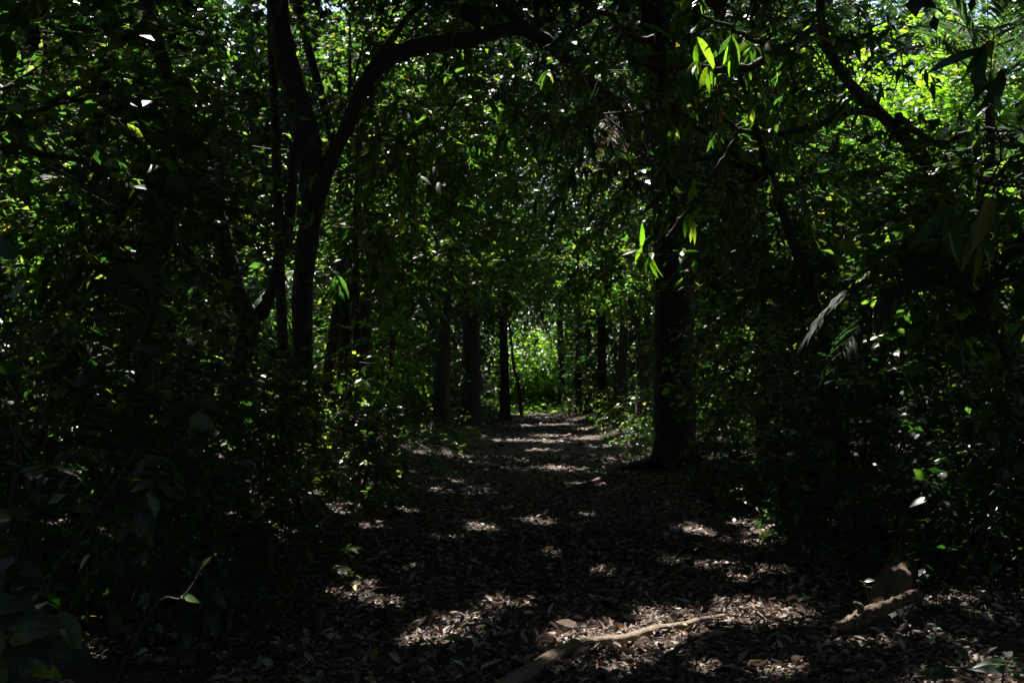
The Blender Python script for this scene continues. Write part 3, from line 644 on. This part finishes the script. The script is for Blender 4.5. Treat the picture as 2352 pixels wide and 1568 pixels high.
# left, near
sh('broadleaf_shrub', 'shrub with wide dull leaves filling the left edge at knee to chest height', -2.35, 4.7, 1.75, .85, .6, 1300, .105, 'oval', 'broad', 101, 170, fine='broad_fine', zlo=.5, tilt=.3)
sh('broadleaf_shrub', 'shrub of pale grey green drooping leaves left of the forked tree', -2.9, 6.4, 2.35, 1.0, .8, 2300, .10, 'oval', 'broad', 102, 150, fine='broad_fine', zlo=.5)
sh('low_shrub', 'low dark shrub spreading in front of the left undergrowth', -2.15, 6.6, 1.05, .75, .8, 1500, .085, 'oval', 'broad', 103, 90, zlo=.12, L=.3)
sh('low_shrub', 'knee high shrub with small glinting leaves at the left path edge', -1.75, 8.3, .85, .55, .7, 1500, .06, 'oval', 'leaf', 104, 90, zlo=.08, L=.25)
sh('leafy_shrub', 'dense dark shrub below the forked trunk', -2.6, 9.6, 1.7, .9, 1.0, 3800, .085, 'oval', 'leaf', 105, 60, zlo=.15)
sh('leafy_shrub', 'tall dark shrub at the left edge behind the wide dull leaves', -4.3, 8.6, 3.2, 1.4, 1.2, 5000, .11, 'oval', 'leaf', 106, 60, zlo=.3)
sh('leafy_shrub', 'narrow dark shrub beside the base of the forked tree', -3.9, 11.8, 2.2, 1.1, 1.0, 3600, .10, 'oval', 'leaf', 107, 0, zlo=.15)
sh('young_shrub', 'sunlit yellow green shrub left of the path catching a sunbeam', -2.22, 16.2, 2.3, .55, .6, 1100, .11, 'oval', 'young', 108, 90, zlo=.4, thr=-.3)
sh('leafy_shrub', 'dark shrub between the sunlit yellow green one and the path', -1.9, 13.2, 1.3, .7, 1.2, 3000, .09, 'oval', 'leaf', 109, 0, zlo=.1)
sh('leafy_shrub', 'dark bush at the left path edge before the second trunk', -3.6, 24, 2.2, .9, 2.2, 3600, .12, 'oval', 'leaf', 110, 0, zlo=.1)
sh('leafy_shrub', 'bush beneath the palm with drooping thin fronds', -2.6, 33, 2.8, 1.2, 3, 3600, .15, 'quad', 'leaf', 111, 0, zlo=.1)
b_ = gb(-1.32, 2.95); o = empty('broadleaf_plant', b_, 'plant with big glossy oval leaves and two yellow ones in the bottom left corner', 'plant')
for (u, v, u2, v2, sz, mk) in [(-20, 1405, 125, 1420, .17, 'broad_one'), (-30, 1390, 60, 1385, .12, 'broad_one'), (50, 1450, 140, 1425, .13, 'broad_one'), (20, 1470, 95, 1450, .085, 'yellow_green'), (60, 1465, 55, 1545, .11, 'broad_one'),
                               (90, 1480, 180, 1500, .12, 'broad_one'), (80, 1470, 120, 1540, .11, 'broad_one'), (75, 1530, 150, 1550, .085, 'yellow_green'), (-10, 1480, 20, 1560, .13, 'broad_one'), (0, 1440, -40, 1520, .13, 'broad_one'), (30, 1540, 90, 1600, .11, 'broad_one')]:
    p0 = W(u, v, 2.95); p1 = W(u2, v2, 2.85 + .1 * random.random()); leaf_objs(o, 'broad_fine', 'lime' if mk == 'yellow_green' else mk, np.array([p0]), np.array([p1 - p0]), np.array([[random.uniform(-.3, .3), -.75, .8]]), np.array([sz]), off=b_)
for u, v in ((0, 1400), (50, 1460), (70, 1530)):
    g = Geo(); g.tube(smooth_line([b_, (b_ + W(u, v, 2.95)) / 2 + [.03, 0, .05], W(u, v, 2.95)], 10), np.linspace(.008, .003, 10), sides=6); g.build('stem', [M['twig']], o, b_, smooth=True)
# right, near
sh('low_shrub', 'low sparse shrub of small pale leaves on the bank beside the log', 3.35, 8.4, 1.0, .8, .8, 1500, .075, 'oval', 'broad', 121, 100, zlo=.1, L=.3)
sh('leafy_shrub', 'shadowy shrub rising behind the fallen log', 3.4, 10.2, 2.0, 1.1, .9, 3600, .09, 'oval', 'broad', 122, 90, zlo=.15)
sh('leafy_shrub', 'dark shrub at the lower right edge of the view', 4.1, 8.0, 1.5, .8, .9, 1900, .10, 'oval', 'broad', 123, 90, zlo=.15)
sh('sprouting_shrub', 'small bright leaved shrub at the foot of the thick trunk', 2.45, 13.6, 1.25, .4, .7, 900, .09, 'oval', 'broad', 124, 70, zlo=.1)
sh('leafy_shrub', 'dark shrub right behind the thick trunk', 4.4, 22, 3.2, 1.4, 1.6, 4200, .12, 'oval', 'leaf', 125, 0, zlo=.1)
sh('leafy_shrub', 'dense black shrub right of the thick trunk at mid height', 4.6, 14.2, 3.4, 1.3, 1.3, 5200, .11, 'oval', 'leaf', 126, 0, zlo=.1)
sh('leafy_shrub', 'broad dark shrub in the middle of the right side', 5.1, 12.0, 2.8, 1.3, 1.3, 5200, .10, 'oval', 'broad', 127, 60, zlo=.1)
sh('bank_shrub', 'sunlit leafy shrub on the right bank between far trunks and thick trunk', 3.35, 28, 1.5, .7, 2.0, 1900, .14, 'oval', 'leaf', 128, 60, zlo=.15)
sh('bank_shrub', 'small lit bush at the foot of the far row right of the path', 3.9, 40, 1.5, .7, 3, 1500, .15, 'quad', 'leaf', 129, 0, zlo=.1)
# understory small trees, dark, that close the sides and hang over the path
def small_tree(lab, x, y, h, blobs, n, size, kind, mk, seed, singles=0, style='alt', L=.5, m=10, thr=-.2, tr=.07, cull=.08, group=None, lean=0, keep=None):
    b_ = gb(x, y); o = empty('understory_tree', b_, lab, 'tree', group); r = np.random.default_rng(seed)
    tp = b_ + [lean, 0, h]
    trunk(o, b_, [b_, b_ + [lean * .2 + r.normal() * .1, 0, h * .35], b_ + [lean * .6 + r.normal() * .15, 0, h * .7], tp], [tr, tr * .9, tr * .7, tr * .12], 'lichen_bark' if seed % 2 else 'bark', n=18, sides=8)
    B = [(np.array(c), rd) for c, rd in blobs]
    limbs_to(o, b_, b_ + [lean * .6, 0, h * .7], [c for c, _ in B], tr * .5, r=r, forks=5, spread=.6)
    crown(o, b_, B, n, size, kind, mk, m, L, style, seed, singles, name='crown', cull=cull, thr=thr, ns=.7, keep=keep)
    return o
sm = small_tree
sm('dark leafy tree whose twigs fill the upper left corner', -4.0, 8.0, 4.6, [(W(60, 200, 8), (1.1, 1.2, .9)), (W(330, 250, 8.5), (.9, 1, .6)), (W(200, 420, 8), (1.2, 1, .7)), (W(420, 560, 9), (.7, .9, .55))], 4600, .12, 'oval', 'leaf', 201, 130)
sm('dark tree behind the left shrubs with a mass of leaves at mid height', -6.4, 13, 6, [(W(150, 520, 12), (1.9, 1.6, 1.1)), (W(330, 380, 13), (1.3, 1.4, .8)), (W(60, 330, 13), (1.4, 1.4, .9))], 6000, .12, 'oval', 'leaf', 202, 40)
sm('slim tree between the forked stems and the path carrying dark leaves', -2.5, 18, 6.0, [(W(860, 360, 18), (1.4, 1.5, 1.2)), (W(960, 520, 19), (1.5, 1.5, 1.1)), (W(880, 600, 18), (1.0, 1.3, .7))], 6500, .13, 'oval', 'leaf', 203, 0, thr=-.1)
sm('tree hanging black foliage over the middle of the path', -2.9, 25, 7, [(W(1080, 420, 24), (1.9, 2, 1.5)), (W(1120, 620, 26), (1.2, 1.8, .8)), (W(1000, 250, 25), (1.6, 1.8, 1.1))], 6500, .15, 'oval', 'leaf', 204, 0, thr=-.1, lean=.6)
sm('tree whose dark leaf mass hangs above the end of the path', 4.4, 25, 7, [(W(1330, 560, 23), (1.9, 2.2, .9)), (W(1430, 630, 24), (1.3, 2, .7)), (W(1270, 640, 27), (1.2, 2, .7)), (W(1450, 480, 23), (1.0, 1.5, .7))], 7000, .14, 'oval', 'leaf', 205, 0, thr=-.15, lean=-.8)
sm('slim tree with long leaves hanging in front of the thick trunk top', 3.6, 12, 5, [(W(1480, 380, 12), (.8, .9, .5)), (W(1380, 260, 12), (.8, .9, .5)), (W(1700, 420, 12), (1.0, 1.0, .6)), (W(1450, 160, 12), (.9, 1, .5))], 1900, .17, 'lance', 'leaf', 206, 120, style='whorl', m=7, lean=-1.2)
sm('dark tree filling the space right of the thick trunk', 5.6, 14, 4.6, [(W(1780, 520, 14), (1.5, 1.6, 1.3)), (W(1950, 560, 13), (1.5, 1.6, 1.2)), (W(1720, 300, 15), (1.3, 1.5, .8)), (W(2000, 680, 13), (1.4, 1.4, .9))], 8500, .12, 'oval', 'leaf', 207, 50)
sm('dark tree with heart shaped hanging leaves near the right edge', 4.9, 8.4, 5, [(W(2230, 480, 8), (.8, .9, .7)), (W(2340, 430, 8), (.5, .9, .5)), (W(2160, 620, 9), (.7, .9, .6)), (W(2340, 700, 8), (.5, .8, .7))], 2600, .12, 'oval', 'leaf', 208, 120)
sm('slender tree right of the thick trunk with foliage above it', 6.2, 21, 8, [(W(1680, 180, 20), (1.8, 2, 1.2)), (W(1850, 430, 20), (1.6, 2, 1.2)), (W(1820, 60, 21), (1.3, 2, .8))], 6000, .15, 'oval', 'leaf', 209, 0, thr=0)
sm('tree left of the forked tree against the bright backdrop', -7.6, 18, 8, [(W(250, 180, 18), (1.8, 2, 1.1)), (W(80, 80, 18), (1.5, 2, 1)), (W(520, 60, 19), (1.6, 2, .8)), (W(80, 640, 18), (2, 2, 1.3)), (W(300, 700, 17), (1.8, 1.8, 1.2))], 8500, .14, 'oval', 'leaf', 210, 0, thr=.0)
sm('tree with small leaves over the arching limb', -.2 - 2.9, 21, 9, [(W(900, 0, 20), (2, 2, 1)), (W(1100, -30, 22), (1.7, 2, .8)), (W(760, 100, 21), (1.1, 1.4, .8))], 4500, .13, 'oval', 'leaf', 211, 0, thr=.1)
sm('dark undergrowth tree in the middle of the right side', 7.4, 17, 5.5, [(W(1900, 800, 16), (2.2, 2, 1.4)), (W(2150, 820, 15), (2, 2, 1.3)), (W(1750, 880, 17), (1.4, 1.8, 1.2))], 8000, .13, 'oval', 'leaf', 212, 0)
sm('dark undergrowth tree low behind the left shrubs', -5.2, 14.5, 3.5, [(W(330, 950, 14), (1.8, 1.5, .9)), (W(120, 850, 14), (1.6, 1.5, 1.2)), (W(420, 820, 14.5), (.9, 1.3, .8))], 6500, .12, 'oval', 'leaf', 213, 0)
sm('dark tree closing the canopy over the far part of the path', 5.2, 31, 9, [(W(1230, 560, 30), (2.4, 2.2, 1.6)), (W(1400, 540, 31), (2.2, 2.2, 1.7)), (W(1120, 540, 31), (1.8, 2.2, 1.8)), (W(1300, 430, 30), (2.2, 2, 1.2))], 13000, .15, 'oval', 'leaf', 214, 0, thr=-.3, lean=-1)
sm('leafy tree over the path just before its bright far end', -2.9, 40, 9, [(W(1230, 640, 40), (2.4, 2.4, 1.3)), (W(1380, 660, 41), (2.6, 2.4, 1.4)), (W(1100, 620, 40), (1.8, 2.2, 2.2)), (W(1260, 530, 41), (3, 2.4, 1.6))], 12000, .18, 'quad', 'leaf', 215, 0, thr=-.3, lean=1)
sm('dark tree hanging leaves between the arching limb and the second trunk', -3.3, 22.5, 8, [(W(960, 400, 22), (1.9, 2, 1.6)), (W(900, 520, 22), (1.7, 2, 1.3)), (W(1130, 300, 22), (1.7, 2, 1.2))], 9000, .13, 'oval', 'leaf', 217, 0, thr=-.2, lean=.4)
# sunlit ones in the clearings behind
BRIGHT = [('sunlit tree glowing between the forked stems', -7.0, 27, 9, [(W(620, 560, 26), (2.4, 2.5, 2.4)), (W(740, 420, 28), (2.4, 2.5, 2.0)), (W(560, 330, 27), (2, 2.5, 1.6))]),
          ('sunlit tree behind the leaves at the upper left', -9.6, 26, 11, [(W(420, 130, 26), (2.8, 2.5, 2.0)), (W(200, 60, 24), (2.6, 2.5, 1.6)), (W(330, 300, 25), (2.2, 2.2, 1.3))]),
          ('sunlit tree at the far left edge of the view', -9.2, 20.5, 7, [(W(60, 400, 20), (1.8, 2, 1.4)), (W(140, 720, 20), (1.8, 2, 1.2)), (W(40, 130, 21), (1.5, 2, 1.2))]),
          ('sunlit tree showing above the arching limb', -4.6, 31, 12, [(W(960, 170, 30), (2.8, 2.8, 2.2)), (W(820, 160, 30), (2.2, 2.5, 1.8)), (W(980, 20, 30), (2.6, 2.5, 1.6))]),
          ('bright lime green tree in the clearing at the upper right', 12.3, 30, 10, [(W(2050, 150, 29), (2.6, 2.5, 1.7)), (W(2020, 330, 28), (2.4, 2.4, 1.4)), (W(2200, 300, 28), (2.0, 2.4, 1.5))]),
          ('sunlit tree beyond the upright palm at the right edge', 14.5, 28, 9, [(W(2300, 300, 27), (2.0, 2.5, 1.8)), (W(2300, 560, 26), (1.8, 2.2, 1.4)), (W(2320, 80, 27), (1.8, 2.2, 1.5))]),
          ('sunlit tree behind the dark leaves over the path', 4.9, 42, 14, [(W(1400, 380, 38), (3, 3, 2.6)), (W(1430, 200, 38), (2.8, 3, 2.2)), (W(1300, 60, 40), (3, 3, 1.6))]),
          ('sunlit tree just right of the thick trunk far behind', 9.0, 34, 12, [(W(1700, 100, 33), (2.4, 2.6, 1.8)), (W(1650, 650, 33), (1.8, 2.4, 2.0)), (W(1860, 300, 33), (2.2, 2.4, 1.8))]),
          ('sunlit bush filling the bright far end of the path', .9, 71, 9, [(W(1235, 800, 68), (2.8, 3, 4.6)), (W(1280, 880, 70), (2.2, 3, 2.6)), (W(1200, 900, 69), (1.6, 3, 2.6))]),
          ('sunlit tree left of the far path between the straight trunks', -5.5, 44, 10, [(W(980, 650, 42), (2.6, 2.6, 2.0)), (W(900, 800, 42), (2.2, 2.5, 2.6)), (W(1090, 420, 44), (2.2, 2.5, 2.0))]),
          ('sunlit bush seen low between the forked trunk and the left shrubs', -8.4, 28, 4, [(W(500, 920, 26), (1.2, 2, 1.6)), (W(640, 960, 26), (1.8, 2, 1.6)), (W(830, 780, 27), (1.2, 2, 1.6))]),
          ('half lit tree behind the far row of trunks', 6.6, 50, 9, [(W(1440, 780, 47), (2.8, 3, 3.0)), (W(1520, 620, 48), (2.4, 3, 2.2))])]
for k, (lab, x, y, h, bl) in enumerate(BRIGHT):
    mk = 'young' if k in (4, 8) else 'leaf'
    sm(lab, x, y, h, bl, 8500 if k != 8 else 22000, .16 + .002 * max(0, y - 25), 'quad', mk, 300 + k, 0, thr=-.35, tr=.14, cull=.1, L=.6)

# ------------------------------------------------------------------ seedlings
def seedling(lab, p, h, n, size, mk, seed, kind='oval_fine', spread=1., name='seedling'):
    r = np.random.default_rng(seed); b_ = np.asarray(p, float) - [0, 0, .01]; o = empty(name, b_, lab, 'seedling')
    tp = b_ + np.array([r.normal() * .04, r.normal() * .04, h]); g = Geo(); q = smooth_line([b_, (b_ + tp) / 2 + r.normal(size=3) * .015, tp], 8); g.tube(q, np.linspace(.006, .003, 8), sides=5); g.build('stem', [M['twig']], o, b_, smooth=True)
    k = np.arange(n); f = 1 - .55 * (k / n) ** 1.0 * (spread if n > 6 else .3); P = b_ + (tp - b_) * f[:, None]; ph = k * 2.4 + r.random() * 6; A = np.stack([np.cos(ph), np.sin(ph), .25 + 0 * ph], 1) + r.normal(size=(n, 3)) * .15
    leaf_objs(o, kind, mk, P, A, UP + r.normal(size=(n, 3)) * .25, size * (.7 + .5 * r.random(n)), off=b_)
for k, (u, v, h, n, sz, mk, kd, lab) in enumerate([
    (2300, 1590, .20, 9, .17, 'broad_one', 'lance_fine', 'seedling with a star of long glossy leaves at the bottom right corner'),
    (2165, 1610, .14, 6, .14, 'broad_one', 'oval_fine', 'seedling with three bright leaves beside the star leaved one'),
    (2150, 1420, .30, 16, .05, 'broad_one', 'oval_fine', 'bushy small leaved seedling just right of the broken branch'),
    (2110, 1380, .26, 8, .05, 'broad_one', 'oval_fine', 'stacked small leaf seedling growing behind the log'),
    (1985, 1440, .30, 4, .06, 'broad_one', 'oval_fine', 'thin seedling left of the log with one upright leaf'),
    (2120, 1530, .24, 9, .045, 'broad_one', 'oval_fine', 'sparse seedling with round leaves in dark ground below the log'),
    (1975, 1505, .06, 4, .09, 'broad_one', 'oval_fine', 'tiny seedling with two wide leaves left of the dark shade below the branch'),
    (1610, 1292, .16, 5, .06, 'broad_one', 'oval_fine', 'little pale sprout on top of the bright patch right of the path'),
    (1730, 1270, .16, 5, .09, 'broad_one', 'lance_fine', 'arching pale seedling behind the yellow fallen leaf'),
    (1660, 1225, .18, 9, .08, 'leaf_one', 'oval_fine', 'leafy green seedling behind the bright patch'),
    (1770, 1190, .25, 10, .09, 'broad_one', 'oval_fine', 'seedling with pale leaves in front of the right shrubs'),
    (1680, 1130, .35, 12, .08, 'broad_one', 'oval_fine', 'taller seedling with pale leaves right of the thick trunk foot'),
    (790, 1290, .30, 16, .06, 'broad_one', 'oval_fine', 'seedling with glinting whitish leaves left of the path'),
    (820, 1320, .14, 10, .05, 'broad_one', 'oval_fine', 'low leafy seedling in front of the glinting one'),
    (1860, 1400, .10, 6, .07, 'broad_one', 'oval_fine', 'flat leaved seedling left of the broken branch'),
    (2240, 1440, .18, 7, .07, 'broad_one', 'oval_fine', 'small seedling alone in the dark right of the log'),
    (2330, 1400, .3, 8, .09, 'broad_one', 'lance_fine', 'seedling with long dark leaves at the right edge'),
    (330, 1480, .55, 5, .10, 'young_one', 'oval_fine', 'thin stemmed seedling with two hanging green leaves at lower left'),
    (640, 1440, .10, 4, .05, 'leaf_one', 'oval_fine', 'tiny green seedling at the left path edge in front')]):
    seedling(lab, gp(u, v), h, n, sz, mk, 500 + k, kd)
b_ = gb(-1.55, 3.6); o = empty('slanting_sapling', b_, 'thin slanting stem with a single lit leaf near the bottom left', 'sapling')
g = Geo(); tip = W(465, 1300, 3.4); g.tube(smooth_line([b_, W(330, 1430, 3.5), W(420, 1370, 3.4), tip], 20), np.linspace(.006, .002, 20), sides=5); g.build('stem', [M['twig']], o, b_, smooth=True)
leaf_objs(o, 'oval_fine', 'young_one', np.array([W(415, 1368, 3.4), tip]), np.array([[1, .1, -.2], [.3, .2, .5]]), np.array([[0, -.6, 1], [0, -.3, 1]]), np.array([.06, .04]), off=b_)
# fine ground plants nobody could count
def cover(name, lab, n, xs, ys, size, kind, mk, seed, hmax=.35):
    r = np.random.default_rng(seed); y = ys[0] + (ys[1] - ys[0]) * r.random(n) ** 1.3; x = xs[0] + (xs[1] - xs[0]) * r.random(n)
    d = np.abs(x - path_c(y)) - path_w(y); ok = (d > -.1 + .25 * r.random(n)) | (y > 57.5); q = np.stack([x, y, 0 * x], 1); ok &= (noise3(q, .35, seed) > -.2)
    x, y = x[ok], y[ok]; O = np.stack([x, y, ground_z(x, y) + hmax * r.random(len(x)) ** 1.5], 1)
    P, A, N, s, E = sprays(r, O, norm(r.normal(size=(len(x), 3)) * [1, 1, .3] + [0, 0, .5]), 6, .18, size, 'alt')
    g = Geo(); g.tris(*leaves_geo(kind, P, A, N, s), 0); g.tris(*twig_geo(O, E, .002), 1)
    tag(g.build(name, [M[mk], M['twig']]), lab, 'undergrowth', kind='stuff')
cover('undergrowth', 'low tangle of small leaved plants on the left forest floor', 3000, (-8, 0), (6, 30), .07, 'quad', 'leaf', 1)
cover('undergrowth', 'low tangle of small leaved plants on the right forest floor', 3000, (1.5, 9), (7.5, 30), .07, 'quad', 'broad', 2)
cover('undergrowth', 'green ground plants along the far banks of the path', 3600, (-4, 8), (24, 64), .11, 'quad', 'leaf', 3, .4)
cover('undergrowth', 'bright green tufts where the path ends in the far bushes', 900, (-3, 6), (56, 66), .16, 'quad', 'young', 4, .5)
# grass on the lit right bank
r = np.random.default_rng(4)
for mk, n, lab in (('leaf', 1800, 'short green grass blades on the right bank of the path'), ('dead', 3800, 'dry pale grass and straw on the sunlit right bank of the path')):
    y = 20 + 28 * r.random(n); x = path_c(y) + 1.5 + 1.5 * r.random(n); O = np.stack([x, y, ground_z(x, y)], 1)
    A = r.normal(size=(n, 3)) * [1, 1, .2] + UP * .6; g = Geo(); g.tris(*leaves_geo('lance', O, A, r.normal(size=(n, 3)) + [0, -.3, 0], .07 + .12 * r.random(n)))
    tag(g.build('grass' if mk == 'leaf' else 'dry_grass', [M[mk]]), lab, 'grass', kind='stuff')

# ------------------------------------------------------------------ roof trees on a loose grid
r = np.random.default_rng(99); k = 0
for yy in np.arange(-7, 70, 4.6):
    for xx in np.arange(-17, 20, 4.4):
        x = xx + r.uniform(-1, 1); y = yy + r.uniform(-1, 1)
        off = abs(x - path_c(y))
        dens = 1.0 if off < (13 if y > 20 else 11) else .35
        if y > 56: dens = .5 if off > 4 else .12
        hgt = r.uniform(9.0, 12.0) + .05 * max(y, 0)
        c = np.array([x, y, hgt]); bx = x
        if off < 3.2: bx = path_c(y) + (3.4 + r.random() * 1.5) * (1 if x > path_c(y) else -1)
        if y < 12: bx = math.copysign(max(abs(bx), .5 * y + 3.2), bx)
        if 12 <= y < 33 and .27 * y < bx < .5 * y: bx = .5 * y + 2
        if 20 < y < 50 and .27 * y < x < .52 * y: continue
        if y > 26 and abs(bx - path_c(y)) < 7.5: bx = path_c(y) + math.copysign(7.5 + 2 * r.random(), bx - path_c(y))
        b_ = gb(bx, y); inview = y > 5 and abs(bx) < .5 * y + 1
        o = empty('canopy_tree', b_, ('%s background tree %s, %s' % ('lichen flecked' if k % 3 == 0 else 'dark', 'left of the path' if bx < path_c(y) else 'right of the path', 'level with the forked tree' if y < 17 else 'level with the thickest trunk' if y < 27 else 'level with the far row of trunks' if y < 48 else 'beyond the bright end of the path')) if inview else 'tall tree of the canopy beyond the edges of the view', 'tree',
                  'background trees between the nearer plants' if inview else 'canopy trees outside the view')
        rd = r.uniform(.07, .17)
        trunk(o, b_, [b_, b_ + [r.normal() * .25, 0, hgt * .35], b_ * .9 + c * .1 + [r.normal() * .25, 0, hgt * .6], c + [0, 0, -.5]], [rd, rd * .9, rd * .8, rd * .5], 'lichen_bark' if k % 3 == 0 else 'bark', n=16, sides=7)
        crown(o, b_, [(c, (3.1, 3.1, 1.9))], int(6000 * dens), .27, 'quad', 'canopy', m=12, L=.8, seed=600 + k, name='crown', cull=.02, tunnel=False, thr=-.9 if dens == 1 else -.1, twigs=False, ns=.25)
        k += 1

# ------------------------------------------------------------------ the wood further off, all round
def mass(name, lab, n, rmin, rmax, a0, a1, h, size, seed, keep=None, thr=-.3, mk='leaf'):
    r = np.random.default_rng(seed); a = R(a0) + R(a1 - a0) * r.random(n); d = rmin + (rmax - rmin) * r.random(n); z = h * r.random(n) ** 1.15
    O = np.stack([np.sin(a) * d, 12 + np.cos(a) * d, z], 1); ok = noise3(O, .11, seed) > thr
    if keep is not None: ok &= keep(O)
    O = O[ok]; P, A, N, s, E = sprays(r, O, r.normal(size=O.shape), 8, 1.2, size)
    ok = sun_cull(P, .1, 1, seed) & (P[:, 2] > .1); g = Geo(); g.tris(*leaves_geo('quad', P[ok], A[ok], N[ok], s[ok]))
    tag(g.build(name, [M[mk]]), lab, 'forest', kind='stuff')
mass('far_forest', 'distant forest foliage seen through the gaps between the trees', 44000, 36, 82, -32, 32, 24, .36, 5, keep=lambda O: ~((np.abs(O[:, 0] - path_c(O[:, 1])) < 4) & (O[:, 1] < 66)), thr=-.35, mk='far')
mass('far_undergrowth', 'dark foliage filling the space between the far trunks', 26000, 24, 52, -34, 34, 10, .26, 8, keep=lambda O: ((np.abs(O[:, 0] - path_c(O[:, 1])) > 3.9) | ((O[:, 1] > 50) & ((np.abs(O[:, 0] - path_c(O[:, 1]) + .35) > 1.7) | (O[:, 2] > 5)))) & (O[:, 1] < 62), thr=-.5, mk='far')
mass('far_treeline', 'furthest dark line of trees closing the view behind the wood', 9000, 74, 100, -36, 36, 13, .6, 9, thr=-3, mk='far')
mass('surrounding_forest', 'forest foliage standing around and behind the viewpoint', 9000, 19, 34, 38, 322, 14, .7, 6, thr=-2)
print('leaves', STATS[0], 'objects', len(bpy.data.objects))
